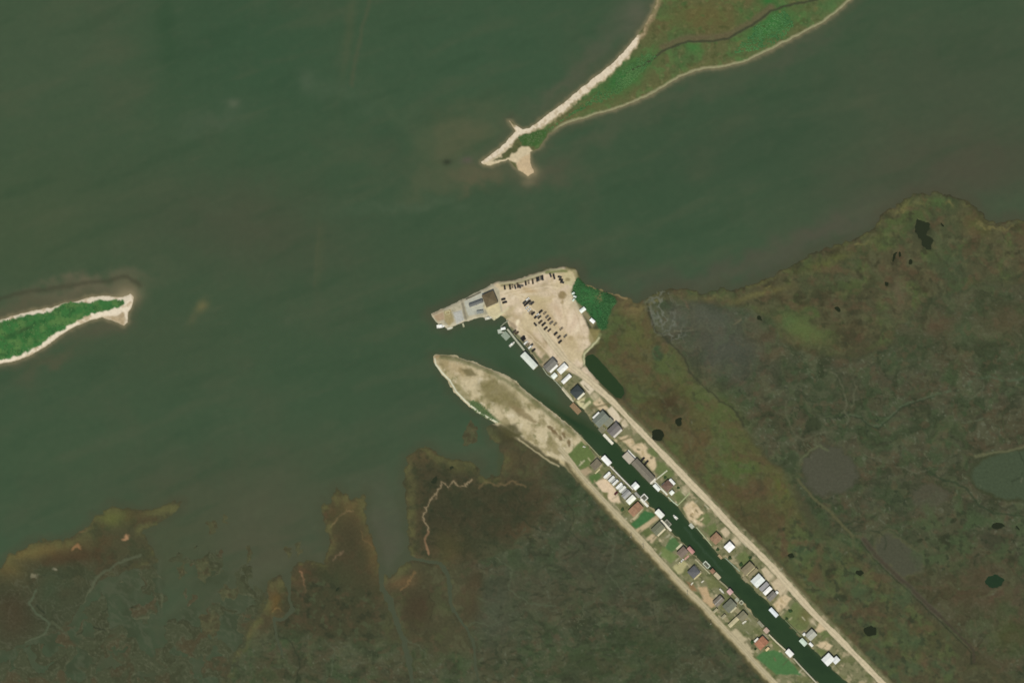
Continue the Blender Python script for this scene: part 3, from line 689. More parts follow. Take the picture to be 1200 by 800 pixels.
g.fill(LOT, (208, 190, 163), 1.5, 0, .8, 1, 1)
g.fill(LOT, (188, 169, 137), 2, 2, 1, .75, patch=(16, .05, .5, 103))
g.fill(LOT, (224, 206, 180), 2, 2, 1, .8, patch=(12, .1, .5, 107))
g.fill(LOT, (166, 150, 114), 2, 1, 1, .4, patch=(8, .4, .8, 109))
g.fill(LOT, (196, 180, 142), 2, 3, 1, .7, patch=(34, 0, .4, 110))
g.gauss(637, 362, 20, 8, (182, 164, 126), 50, .8, 3)
g.gauss(624, 350, 16, 6, (190, 174, 134), 20, .8, 3)
g.gauss(668, 376, 10, 14, (212, 190, 164), 0, .8, 3)
g.gauss(660, 398, 14, 3, (182, 162, 132), 45, .7, 2)
g.gauss(648, 374, 18, 2.5, (184, 164, 128), 50, .6, 2)
g.gauss(640, 388, 22, 2.5, (186, 168, 134), 50, .6, 2)
g.gauss(612, 346, 20, 2, (222, 208, 182), -12, .6, 1)
g.gauss(676, 385, 3, 8, (230, 214, 186), 25, .8, 1)
g.gauss(668, 372, 3, 10, (228, 212, 184), 10, .7, 1.5)
g.gauss(630, 420, 10, 4, (208, 178, 148), 45, .7, 1)
g.gauss(618, 341, 10, 3, (176, 148, 104), -8, .8, 2)
g.gauss(638, 334, 5, 6, (160, 144, 112), 10, .8, 1.5)
g.blob(659, 346, 4.5, 4.8, (138, 120, 82), 0, .35, 1, 1, .9)
g.blob(659, 354, 2.2, 2.8, (150, 132, 94), 0, .35, 1, 1, .8)
g.blob(669, 396, 3.5, 2.5, (170, 150, 116), 0, .4, 1, 1, .8)
g.gauss(655, 365, 14, 4, (196, 172, 142), 50, .7, 2)
g.gauss(672, 400, 12, 10, (184, 166, 126), 40, .6, 3)
g.gauss(626, 397, 14, 3.5, (160, 142, 104), 48, .8, 2)
g.gauss(632, 408, 14, 3, (150, 136, 98), 48, .8, 2)
g.gauss(640, 399, 6, 2.5, (136, 118, 82), 48, .8, 1)
g.gauss(604, 372, 10, 4, (178, 160, 124), 20, .5, 2)
g.gauss(596, 365, 14, 2.5, (180, 166, 128), -38, .7, 1)
g.gauss(592, 342, 9, 3, (220, 204, 178), -15, .8, 1)
g.gauss(584, 360, 9, 3.5, (214, 202, 160), -30, .8, 1)
g.blob(606.5, 377.5, 1.8, 4, (236, 222, 190), 18, .4, 0, .6, 1)
g.gauss(592, 372, 8, 2.5, (118, 112, 70), -20, .8, 1)
g.fill([(596, 376), (602, 378), (606, 384), (602, 388), (597, 383)], (152, 136, 110), 1.5, 0, .8, .8)
g.line([(598, 385), (606, 393), (616, 403), (626, 414), (634, 424)], 4.5, (98, 104, 72), 1.5, 0, .8, .9)
g.line([(602, 340), (614, 355), (632, 376), (650, 399)], 5, (214, 196, 162), 2, 0, .8, .5)
g.line([(668, 340), (664, 352), (662, 366), (660, 380)], 5, (216, 198, 166), 2.5, 0, 1, .6)
g.line([(585, 331.6), (600, 331), (612, 328), (620, 325), (632, 321), (645, 316), (658, 315)], 2.4, (176, 170, 136), .9, 0, .6, .9)
g.line([(588, 334.5), (602, 333), (613, 330), (622, 327), (634, 323.5)], 2.4, (116, 114, 78), 1.2, 0, .8, .85)
g.line([(640, 319), (655, 318), (664, 317.5)], 3.6, (108, 116, 68), 1.4, 0, .8, .9)
g.line([(664, 315), (672, 317), (676, 325), (676, 331)], 4, (138, 132, 90), 1.5, 0, .8, .8)
g.fill([(660, 322), (668, 318), (674, 328), (668, 336), (662, 332)], (190, 180, 138), 1.5, 0, 1, .7)
g.blob(666, 327, 3, 2, (130, 118, 82), 0, .4, 1, 1, .8)
THICKET = [(677, 326), (684, 332), (690, 336), (698, 339), (712, 344), (720, 348), (722, 354), (716, 362), (712, 372), (710, 384), (704, 386), (700, 378), (690, 366), (684, 358), (676, 352), (671, 342), (672, 334)]
g.fill(THICKET, (48, 84, 48), 1.5, 0, 1.2, 1, 1)
g.gauss(688, 348, 14, 14, (58, 112, 62), 0, .9, 3)
g.gauss(700, 366, 10, 12, (52, 104, 58), 0, .8, 3)
g.fill([(700, 340), (706, 342), (706, 352), (700, 356), (697, 346)], (116, 112, 76), 2, 1, 1, .7)
g.fill([(676, 354), (684, 360), (690, 368), (698, 378), (694, 384), (686, 372), (680, 364)], (138, 130, 98), 1.5, 0, 1, .85)
g.line([(688, 335), (698, 338), (712, 342), (724, 346), (734, 350)], 2.2, (142, 124, 88), 1, 0, .8, .85)
g.fill([(691, 385), (704, 385), (702, 400), (694, 405), (690, 396)], (138, 128, 84), 2, 1, 1, .85)
g.line([(703, 392), (700, 400), (692, 406), (686, 411), (684, 418), (685, 428)], 4, (120, 122, 84), 1.2, 0, .8, .9)
g.line([(702, 396), (697, 402), (690, 409), (685.5, 414), (684, 421), (685, 429)], 1.6, (198, 196, 158), .8, 0, .8, .9)
# marina point
POINT = [(505, 368), (524, 359), (544, 350), (561, 341.5), (577, 333.5), (584, 340), (586, 352), (588, 366), (579, 375), (573, 370.5), (561, 372), (544, 377), (534, 381), (523, 384), (511, 377.5)]
g.fill(POINT, (182, 174, 150), 1, 0, .4, 1, 1)
g.fill(POINT, (150, 146, 122), 1.2, .5, .5, .6, patch=(8, 0, .5, 117))
g.fill([(506, 368), (519, 362), (521, 374), (513, 377)], (172, 150, 122), 1, 0, .4, 1)
g.fill([(520, 364), (528, 362), (532, 376), (526, 382), (521, 376)], (158, 144, 104), 1, 0, .5, .9)
g.fill([(531, 366), (541, 363), (544, 375), (535, 380)], (180, 180, 172), .6, 0, 0, 1)
g.fill([(543.5, 352), (566, 341), (569, 352), (566, 358), (567, 366), (549, 370), (546, 362)], (182, 182, 168), .7, 0, .2, 1)
g.line([(541, 352), (546, 374)], 2.6, (132, 126, 108), .8, 0, .3, .9)
g.line([(546, 350.5), (563, 342)], 1, (88, 84, 68), .6, 0, .2, .9)
g.fill([(567, 360), (584, 354), (588, 366), (579, 373), (573, 369)], (204, 192, 154), 1.2, 0, .6, .9)
g.line([(578, 375), (590, 366), (596, 360)], 1.6, (198, 196, 156), .8, 0, .4, .8)
g.gauss(562, 366, 5, 2, (136, 140, 132), -12, .8, 0)
g.line([(507, 370), (544, 352), (577, 336)], 1.6, (196, 186, 158), .8, 0, .3, .7)
# concrete pads, drives, lawns of the north-east plots
PAD = (214, 200, 174)
for q in ([(679, 448), (685, 443.5), (697, 456), (691, 462)], [(711, 480), (717, 476), (730, 491), (722, 497)], [(728, 495), (732, 491), (736, 498), (730, 503)], [(844, 622), (850, 617), (856, 624), (850, 630)],
          [(892, 667), (897, 664), (906, 674), (900, 681)], [(903, 682), (912, 676), (924, 690), (918, 700), (910, 694)], [(857, 633), (862, 629), (866, 634), (861, 639)]):
    g.fill(q, PAD if q[0][0] < 840 else (196, 180, 150), .9, 0, .3, 1)
for q in ([(694, 472), (702, 466), (714, 478), (704, 482)], [(726, 512), (738, 510), (744, 520), (738, 524), (730, 518)], [(738, 524), (752, 518), (768, 536), (770, 548), (764, 552), (754, 536)],
          [(800, 594), (812, 586), (824, 600), (830, 608), (822, 616), (808, 610)], [(906, 707), (918, 696), (928, 700), (920, 712), (912, 716)], [(956, 756), (968, 750), (976, 756), (970, 762), (962, 758)],
          [(954, 738), (962, 728), (970, 736), (962, 742)]):
    g.fill(q, (204, 184, 150), 1.5, .5, 1, 1)
    g.fill(q, (170, 152, 112), 1.5, .5, 1, .6, patch=(6, .1, .5, 119))
for q in ([(683, 470), (692, 464), (698, 462), (702, 466), (690, 476)], [(757, 526), (764, 524), (772, 534), (766, 535), (758, 531)], [(770, 540), (778, 541), (790, 556), (782, 562), (768, 554)],
          [(789, 580), (800, 572), (806, 577), (794, 590)], [(862, 652), (872, 645), (884, 656), (872, 664)], [(918, 722), (932, 704), (952, 724), (944, 738), (934, 738)], [(815, 608), (828, 600), (834, 608), (828, 616)],
          [(824, 620), (838, 612), (842, 620), (834, 630)], [(958, 742), (966, 738), (974, 744), (966, 748)], [(955, 760), (966, 760), (968, 768), (962, 768)]):
    g.fill(q, (102, 114, 70), 1.5, .5, 1, .95)
g.gauss(944, 722, 10, 10, (108, 96, 60), 0, .6, 2)
for (x0, y0, x1, y1) in [(692, 478, 714, 473), (728, 493, 731, 489), (718, 519, 740, 512), (726, 480, 727, 488), (905, 681, 910, 676), (917, 697, 921, 691)]:
    g.line([(x0, y0), (x1, y1)], 2.4, (112, 104, 72), 1, 0, .4, .8)
g.line([(659, 455), (669, 467)], 3, (206, 198, 172), .8, 0, .3, 1)
g.fill([(675, 470), (686, 465), (684, 474), (681, 478)], (196, 188, 148), .9, 0, .4, 1)
g.line([(683, 478), (691, 471)], 3.4, (200, 194, 154), .8, 0, .3, 1)
for k in range(10):
    x, y = random.uniform(802, 826), random.uniform(590, 612)
    g.blob(x, y, random.uniform(1.5, 4), random.uniform(.6, 1.2), random.choice([(150, 130, 92), (226, 206, 172), (120, 108, 76)]), random.uniform(0, 180), .4, .5, 1.5, .8)

def in_poly(x, y, poly):
    c = False
    for k in range(len(poly)):
        ax, ay = poly[k]; bx, by = poly[(k + 1) % len(poly)]
        if (ay > y) != (by > y) and x < (bx - ax) * (y - ay) / (by - ay) + ax: c = not c
    return c


rr_ = random.Random(77); cnt = 0
while cnt < 170:
    x, y = rr_.uniform(640, 985), rr_.uniform(430, 795)
    if not (in_poly(x, y, STRIPSW) or in_poly(x, y, STRIPNE)): continue
    cnt += 1
    if rr_.random() < .55:
        a_ = math.radians(46.5 if rr_.random() < .5 else -43.5); l_ = rr_.uniform(1.5, 4.5); c_, n_ = math.cos(a_) * l_, math.sin(a_) * l_
        g.line([(x - c_, y - n_), (x + c_, y + n_)], rr_.uniform(.8, 1.6), rr_.choice([(196, 188, 160), (176, 166, 134), (84, 86, 60), (150, 146, 122), (94, 98, 66)]), .7, 0, .5, .75)
    else:
        g.blob(x, y, rr_.uniform(1, 3), rr_.uniform(.8, 1.8), rr_.choice([(92, 96, 64), (80, 84, 56), (190, 176, 144), (150, 136, 104), (108, 104, 74)]), rr_.uniform(0, 180), .4, .6, 1, .7)
# aprons where the drives meet the gravel road, wheel tracks on the lot
for (x, y, r) in [(866, 630, 6), (905, 671, 7), (920, 688, 6), (736, 492, 5), (806, 572, 5), (700, 462, 6), (955, 725, 4)]:
    g.gauss(x - 3, y + 3, r, r * .7, (192, 178, 148), 46, .9, 1)
for (pl, c_) in [([(598, 346), (612, 350), (628, 366), (646, 390), (664, 418)], (222, 206, 178)), ([(601, 345), (616, 350), (633, 367), (650, 391), (668, 420)], (188, 170, 136)), ([(610, 344), (640, 340), (658, 352), (664, 376), (660, 400)], (190, 172, 138)),
                 ([(606, 380), (620, 392), (636, 408), (650, 422)], (222, 204, 174)), ([(590, 345), (610, 340), (640, 333), (656, 336)], (188, 172, 138)), ([(590, 347), (611, 342), (640, 335), (655, 338)], (222, 206, 178)), ([(672, 350), (676, 372), (684, 394)], (188, 168, 138))]:
    g.line(pl, 1.1, c_, .8, 1.5, .6, .6)

# ------------------------------------------------------------------ water canvas
q = Canvas(axis(-20, 1220, 2.0, 1900, 90), axis(-20, 820, 2.0, 1700, 90))
QX, QY = q.X, q.Y
m1 = fbm(QX, QY, 260, 4, 3); m2 = fbm(QX, QY, 90, 5, 13); m3 = fbm(QX, QY, 30, 4, 17)
q.C[:] = np.array(L((64, 84, 61)), np.float32)
WG = [(60, 60, 120, 110, (72, 87, 65), 0, .8), (300, 60, 110, 90, (58, 83, 60), 0, .85), (560, 60, 160, 90, (62, 86, 63), 0, .8), (30, 270, 120, 90, (72, 85, 61), 0, .8),
      (300, 270, 150, 60, (74, 79, 61), 10, .8), (450, 240, 60, 40, (60, 82, 60), 0, .6), (470, 400, 130, 110, (62, 82, 59), 0, .8), (190, 400, 130, 70, (69, 82, 60), 0, .7), (60, 540, 130, 60, (66, 85, 61), 0, .8),
      (250, 570, 150, 50, (72, 80, 60), 0, .7), (400, 540, 90, 40, (68, 82, 60), 0, .6), (330, 650, 170, 90, (80, 81, 62), 0, .95), (455, 630, 34, 60, (82, 82, 66), 0, .9), (200, 640, 60, 60, (74, 80, 58), 0, .8),
      (60, 600, 60, 24, (68, 82, 60), 0, .5), (850, 180, 190, 60, (61, 80, 59), -22, .9), (1120, 100, 150, 90, (72, 80, 62), -20, .7), (1130, 200, 140, 50, (78, 76, 61), -8, .85), (1010, 215, 80, 30, (72, 80, 62), -25, .5),
      (960, 275, 90, 16, (86, 80, 68), -22, .7), (860, 318, 80, 14, (80, 78, 65), -12, .7), (760, 325, 60, 16, (74, 78, 63), 10, .6), (700, 250, 120, 40, (60, 82, 59), -15, .7),
      (195, 30, 12, 70, (52, 78, 54), -6, .6), (250, 140, 40, 14, (78, 92, 72), -20, .5), (274, 122, 6, 5, (96, 104, 84), 0, .6), (360, 95, 10, 12, (82, 96, 76), 0, .5),
      (400, 110, 40, 14, (74, 92, 70), 20, .5), (460, 170, 24, 44, (56, 80, 58), -20, .7), (480, 240, 90, 8, (76, 92, 70), -4, .55), (470, 140, 50, 14, (76, 92, 68), 35, .4),
      (540, 160, 50, 28, (90, 92, 68), -25, .85), (560, 205, 44, 12, (98, 92, 70), -10, .8), (500, 215, 36, 12, (82, 90, 66), -30, .6), (640, 205, 40, 18, (84, 84, 66), -20, .8), (700, 160, 60, 12, (78, 86, 66), -25, .7),
      (800, 115, 60, 10, (78, 86, 66), -25, .7), (930, 62, 80, 10, (78, 84, 66), -28, .7), (700, 60, 50, 12, (82, 88, 70), -48, .75), (745, 20, 20, 24, (94, 94, 78), 30, .8), (655, 105, 50, 9, (84, 88, 70), -38, .7),
      (525, 189, 5, 4, (50, 56, 42), 0, .9), (547, 189, 7, 4, (92, 84, 76), 0, .8), (596, 137, 4, 6, (70, 78, 60), 20, .8), (236, 358, 6, 9, (112, 106, 72), 30, .85), (226, 374, 5, 10, (92, 92, 66), 30, .5),
      (95, 338, 70, 11, (104, 98, 78), -10, .85), (150, 342, 16, 14, (112, 104, 80), 0, .85), (30, 362, 60, 10, (92, 88, 68), -14, .8), (120, 386, 30, 8, (84, 82, 64), -10, .8), (60, 420, 40, 8, (88, 84, 64), -30, .6),
      (410, 30, 6, 60, (80, 88, 64), 8, .55), (374, 300, 5, 40, (78, 86, 62), 4, .45), (500, 480, 60, 50, (66, 80, 60), 0, .5), (565, 545, 30, 20, (68, 76, 56), 0, .7), (560, 470, 20, 10, (70, 76, 60), 40, .5),
      (620, 212, 8, 6, (126, 116, 90), 0, .7), (560, 330, 60, 8, (58, 74, 54), -25, .5), (690, 300, 50, 14, (60, 76, 56), 15, .4)]
for (cx, cy, rx, ry, c, rot, a) in WG: q.gauss(cx, cy, rx, ry, c, rot, a, 14 if rx > 30 else 3)
fq = (slice(None), slice(None))
q.mix(fq, sstep(.1, .9, m2) * .16, (86, 84, 66)); q.mix(fq, sstep(.1, .9, -m2 + .3 * m3) * .16, (50, 76, 54))
q.mix(fq, sstep(.2, .9, m3) * .07, (92, 96, 76))
SKYREFL = np.array([.0006, .0012, .0042], np.float32)
fu, fv = QX * math.cos(-.38) + QY * math.sin(-.38), -QX * math.sin(-.38) + QY * math.cos(-.38)
fl = fbm(fu * .22, fv, 26, 4, 251); fl2 = fbm(fu * .3, fv, 9, 3, 257)
q.mix(fq, sstep(.15, .8, fl) * .22, (84, 90, 68)); q.mix(fq, sstep(.15, .8, -fl) * .25, (50, 74, 52)); q.mix(fq, sstep(.3, .9, fl2) * .08, (92, 96, 76))
for poly, wd, c in ((NE_LAND, 16, (76, 74, 58)), (SW_LAND, 14, (72, 76, 56)), (MARSH1, 12, (74, 76, 56)), (BARRIER, 16, (84, 86, 66)), (ISLAND, 14, (92, 88, 68))):
    slq, dq = q.sdf(poly, 3, 2, margin=wd + 10); q.mix(slq, sstep(-wd, 0, dq + 3 * m3[slq]) * .6, c)
for poly in (BARRIER, ISLAND):
    slq, dq = q.sdf(poly, .6, 1.5, margin=14); q.mix(slq, sstep(-5, 0.5, dq) * .75, (132, 122, 94))
q.gauss(622, 200, 10, 8, (140, 126, 98), 0, .8, 2); q.gauss(148, 346, 14, 8, (150, 138, 110), 0, .7, 2)
q.line([(438, -20), (428, 20), (418, 60), (412, 100)], 4, (84, 88, 66), 2.5, 2, 1, .5)
q.line([(374, 270), (371, 300), (368, 335)], 2.4, (80, 86, 64), 2, 1, 1, .45)
# dark seam hugging the islands' bar and shores
q.line([(-30, 352), (10, 347), (40, 341), (80, 335), (120, 329), (150, 325), (165, 335)], 4, (66, 66, 50), 3, 2, 1, .7)
# flats awash in the south-west corner
flat = Canvas.sdf(q, [(-60, 760), (60, 735), (110, 700), (150, 665), (190, 655), (190, 725), (225, 700), (232, 650), (250, 650), (285, 690), (320, 700), (300, 900), (-60, 900)], 6, 4, 30)
slf, d = flat; mm = sstep(-10, 10, d)
wq = q.W1[slf] * 18
vq = 1 - np.abs(fbm(QX[slf] + wq[..., 0], QY[slf] + wq[..., 1], 34, 3, 121)) * 2.3
q.mix(slf, mm * .7, (68, 76, 55)); q.mix(slf, mm * sstep(-.1, .6, m3[slf]) * .5, (58, 64, 44))
q.mix(slf, mm * sstep(.72, .98, vq) * .5, (86, 90, 70)); q.mix(slf, mm * sstep(.1, .7, m2[slf]) * .4, (74, 70, 50)); q.mix(slf, mm * sstep(.2, .7, -m3[slf]) * .3, (82, 84, 64))
for pl in ([(165, 640), (140, 650), (120, 662), (103, 680), (96, 700), (84, 725)], [(150, 665), (135, 685), (115, 680)], [(187, 656), (187, 690), (189, 722), (160, 722), (135, 732), (112, 742)], [(30, 755), (52, 742), (62, 730), (50, 718), (42, 705), (30, 690)],
           [(145, 700), (155, 715), (160, 690), (170, 680)], [(250, 745), (275, 750), (290, 735)]):
    q.line(pl, 3, (80, 86, 66), 2, 2, 2, .5)
# canal and ponds: darker, greener still water
CANAL = SW_BANK[7:] + [(1100, 950)] + NE_BANK[:30]
sl, d = q.sdf(CANAL, 0, 0, 24); q.mix(sl, sstep(-9, 3, d) * sstep(1000, 1150, q.X[sl] + q.Y[sl]), (44, 65, 40))
q.fill(CANAL, (38, 58, 36), 6, 0, 0, .6, 3, patch=(34, .0, .5, 133))
sl, d = q.sdf(CANAL, 0, 0, 24); q.mix(sl, sstep(5, 0, d) * sstep(1040, 1150, q.X[sl] + q.Y[sl]) * (.35 + .3 * m3[sl]), (70, 78, 52))
q.gauss(600, 432, 26, 12, (54, 74, 50), 40, .7); q.gauss(575, 395, 40, 14, (58, 78, 54), 0, .6)
q.fill(CANAL, (54, 74, 50), 6, 0, 0, .35, 3, patch=(60, .1, .6, 131))
q.line([(802, 618), (812, 630), (826, 646), (846, 668)], 1.8, (62, 82, 62), 1.4, 1, 1, .6)
q.fill(DITCH, (43, 62, 36), 2, 0, 0, 1, 8)
for (cx, cy, rx, ry, rot) in PONDS: q.blob(cx, cy, rx + 6, ry + 6, (36, 42, 26) if cx > 760 else (44, 50, 34), rot, .1)
q.blob(1165, 680, 18, 13, (34, 54, 34), 0, .1)
q.fill(POND_POLY, (42, 48, 32), 2, 0, 0, 1, 8)
for pl, wd, wp in CREEKS: q.line(pl, wd + 8, (74, 79, 60), 3, wp, 1, .8)

q.C[:] = np.maximum(q.C * np.array((.97, .985, .965), np.float32) - SKYREFL, .002)      # the sheet also mirrors this much sky

# ------------------------------------------------------------------ meshes from the canvases


def tag(o, label=None, cat=None, group=None, kind=None):
    if label: o['label'] = label
    if cat: o['category'] = cat
    if group: o['group'] = group
    if kind: o['kind'] = kind
    return o


def ground_mat(name, rough, spec, grain, gscale, bump):
    m = bpy.data.materials.new(name); m.use_nodes = True; t = m.node_tree; b = t.nodes["Principled BSDF"]
    at = t.nodes.new("ShaderNodeAttribute"); at.attribute_name = "Col"
    ge = t.nodes.new("ShaderNodeNewGeometry")
    no = t.nodes.new("ShaderNodeTexNoise"); no.inputs["Scale"].default_value = gscale; no.inputs["Detail"].default_value = 5
    t.links.new(ge.outputs["Position"], no.inputs["Vector"])
    mr = t.nodes.new("ShaderNodeMapRange"); mr.inputs[1].default_value = .3; mr.inputs[2].default_value = .7
    mr.inputs[3].default_value = 1 - grain; mr.inputs[4].default_value = 1 + grain
    t.links.new(no.outputs[0], mr.inputs[0])
    vm = t.nodes.new("ShaderNodeVectorMath"); vm.operation = 'SCALE'
    t.links.new(at.outputs["Color"], vm.inputs[0]); t.links.new(mr.outputs[0], vm.inputs["Scale"])
    t.links.new(vm.outputs[0], b.inputs["Base Color"])
    b.inputs["Roughness"].default_value = rough; b.inputs["Specular IOR Level"].default_value = spec
    bp = t.nodes.new("ShaderNodeBump"); bp.inputs["Strength"].default_value = bump; bp.inputs["Distance"].default_value = .4
    t.links.new(no.outputs[0], bp.inputs["Height"]); t.links.new(bp.outputs[0], b.inputs["Normal"])
    return m


M_GROUND = ground_mat("ground_cover", .95, .12, .10, .35, .12)
M_WATER = ground_mat("turbid_water", .22, .5, .03, .12, .05)


def grid_mesh(name, cv, Z, keep, mat):
    ny, nx = cv.X.shape
    wxx, wyy = Garr(cv.X.astype(np.float64), cv.Y.astype(np.float64), Z.astype(np.float64))
    idx = np.arange(ny * nx).reshape(ny, nx)
    quads = np.stack([idx[:-1, :-1], idx[1:, :-1], idx[1:, 1:], idx[:-1, 1:]], -1)[keep]
    used, inv = np.unique(quads.ravel(), return_inverse=True)
    me = bpy.data.meshes.new(name)
    co = np.stack([wxx.ravel()[used], wyy.ravel()[used], Z.ravel()[used]], -1).astype(np.float32)
    me.vertices.add(len(used)); me.vertices.foreach_set("co", co.ravel())
    nf = len(quads)
    me.loops.add(nf * 4); me.loops.foreach_set("vertex_index", inv.astype(np.int32).ravel())
    me.polygons.add(nf); me.polygons.foreach_set("loop_start", np.arange(nf, dtype=np.int32) * 4)
    me.polygons.foreach_set("loop_total", np.full(nf, 4, np.int32))
    me.polygons.foreach_set("use_smooth", np.ones(nf, bool))
    me.update(calc_edges=True)
    at = me.color_attributes.new("Col", 'FLOAT_COLOR', 'POINT')
    c4 = np.concatenate([cv.C.reshape(-1, 3)[used], np.ones((len(used), 1), np.float32)], 1)
    at.data.foreach_set("color", c4.astype(np.float32).ravel())
    me.materials.append(mat)
    o = bpy.data.objects.new(name, me); COL.objects.link(o)
    return tag(o, kind='structure')


H = H + np.where(H > 0.1, n4 * 0.04, 0)
sl, d = g.ldist(ROAD_NE, margin=8); H[sl] = np.where(d < 7, np.minimum(H[sl], 1.2), H[sl])
sl, d = g.ldist(ROAD_SW, margin=8); H[sl] = np.where(d < 7, np.minimum(H[sl], 1.2), H[sl])
hm = np.maximum(np.maximum(H[:-1, :-1], H[1:, :-1]), np.maximum(H[1:, 1:], H[:-1, 1:]))
zf = zone[:-1, :-1]
for zid, nm in ((1, "sandy_island"), (2, "barrier_island"), (3, "sand_spit"), (4, "ground"), (5, "marsh")):
    grid_mesh(nm, g, H, (hm > -0.5) & (zf == zid), M_GROUND)
grid_mesh("water", q, np.zeros_like(q.X), np.ones((q.X.shape[0] - 1, q.X.shape[1] - 1), bool), M_WATER)


# ------------------------------------------------------------------ roads


def ribbon(name, pl, width, z, rgb, seed):
    pts = [Vector((x, y)) for x, y in pl]; out = []
    for a, b in zip(pts[:-1], pts[1:]):
        n = max(2, int((b - a).length / 3))
        out += [a.lerp(b, k / n) for k in range(n)]
    out.append(pts[-1])
    for _ in range(6): out = [out[0]] + [(out[i - 1] + out[i] * 2 + out[i + 1]) / 4 for i in range(1, len(out) - 1)] + [out[-1]]
    vs, fs, cs = [], [], []; rr = random.Random(seed)
    offs = [-1, -.82, -.45, -.12, .12, .45, .82, 1]
    wv = 0
    for i, p in enumerate(out):
        t = (out[min(i + 1, len(out) - 1)] - out[max(i - 1, 0)]).normalized(); nrm = Vector((t.y, -t.x))
        wv = wv * .8 + rr.uniform(-.12, .12)
        for o in offs:
            r = p + nrm * (o * width / 2 * (1 + wv * (abs(o) > .7)))
            w3 = G(r.x, r.y, z); e = abs(o)
            vs.append((w3.x, w3.y, z + .06 * (1 - o * o) - (.03 if e == 1 else 0)))
            f = (.93 if e > .9 else 1.05 if .3 < e < .6 else .98) * rr.uniform(.97, 1.03)
            cs.append([min(255, c * f) for c in rgb])
    n = len(offs)
    for i in range(len(out) - 1):
        for k in range(n - 1):
            fs.append((i * n + k, (i + 1) * n + k, (i + 1) * n + k + 1, i * n + k + 1))
    me = bpy.data.meshes.new(name); me.from_pydata(vs, [], fs)
    at = me.color_attributes.new("Col", 'FLOAT_COLOR', 'POINT')
    at.data.foreach_set("color", np.array([list(L(c)) + [1] for c in cs], np.float32).ravel())
    me.materials.append(M_GROUND)
    if me.polygons[0].normal.z < 0: me.flip_normals()
    o = bpy.data.objects.new(name, me); COL.objects.link(o)
    return tag(o, kind='structure')


ribbon("gravel_road", ROAD_NE, 7.0, 1.24, (196, 182, 152), 1)
ribbon("shell_road", ROAD_SW, 5.4, 1.24, (176, 165, 134), 2)

# ------------------------------------------------------------------ object helpers
_mats = {}


def mat(rgb, rough=.8, grain=.12, scale=.6, spec=.2, rib=0, emit=None):
    key = (tuple(rgb), rough, grain, scale, spec, rib)
    if key in _mats: return _mats[key]
    m = bpy.data.materials.new("paint"); m.use_nodes = True; t = m.node_tree; b = t.nodes["Principled BSDF"]
    c = L(rgb)
    tc = t.nodes.new("ShaderNodeTexCoord"); oi = t.nodes.new("ShaderNodeObjectInfo")
    no = t.nodes.new("ShaderNodeTexNoise"); no.inputs["Scale"].default_value = scale; no.inputs["Detail"].default_value = 4
    ad = t.nodes.new("ShaderNodeVectorMath"); ad.operation = 'ADD'
    t.links.new(tc.outputs["Object"], ad.inputs[0]); t.links.new(oi.outputs["Location"], ad.inputs[1]); t.links.new(ad.outputs[0], no.inputs["Vector"])
    mr = t.nodes.new("ShaderNodeMapRange"); mr.inputs[1].default_value = .3; mr.inputs[2].default_value = .7
    mr.inputs[3].default_value = 1 - grain; mr.inputs[4].default_value = 1 + grain
    t.links.new(no.outputs[0], mr.inputs[0]); last = mr.outputs[0]
    if rib:
        wv = t.nodes.new("ShaderNodeTexWave"); wv.bands_direction = 'X' if rib > 0 else 'Y'; wv.inputs["Scale"].default_value = abs(rib)
        t.links.new(tc.outputs["Object"], wv.inputs["Vector"])
        m2 = t.nodes.new("ShaderNodeMapRange"); m2.inputs[3].default_value = .9; m2.inputs[4].default_value = 1.03
        t.links.new(wv.outputs["Fac"], m2.inputs[0])
        mu = t.nodes.new("ShaderNodeMath"); mu.operation = 'MULTIPLY'; t.links.new(last, mu.inputs[0]); t.links.new(m2.outputs[0], mu.inputs[1]); last = mu.outputs[0]
    vm = t.nodes.new("ShaderNodeVectorMath"); vm.operation = 'SCALE'; vm.inputs[0].default_value = c
    t.links.new(last, vm.inputs["Scale"]); t.links.new(vm.outputs[0], b.inputs["Base Color"])
    b.inputs["Roughness"].default_value = rough; b.inputs["Specular IOR Level"].default_value = spec
    _mats[key] = m
    return m


GLASS = mat((38, 46, 52), .12, .05, 1, .5)
TIMBER = mat((150, 138, 112), .9, .2, 1.2)
PALE = mat((214, 210, 190), .8, .12, 1.0)
DARK = mat((52, 50, 46), .7)
RUBBER = mat((34, 34, 34), .9)


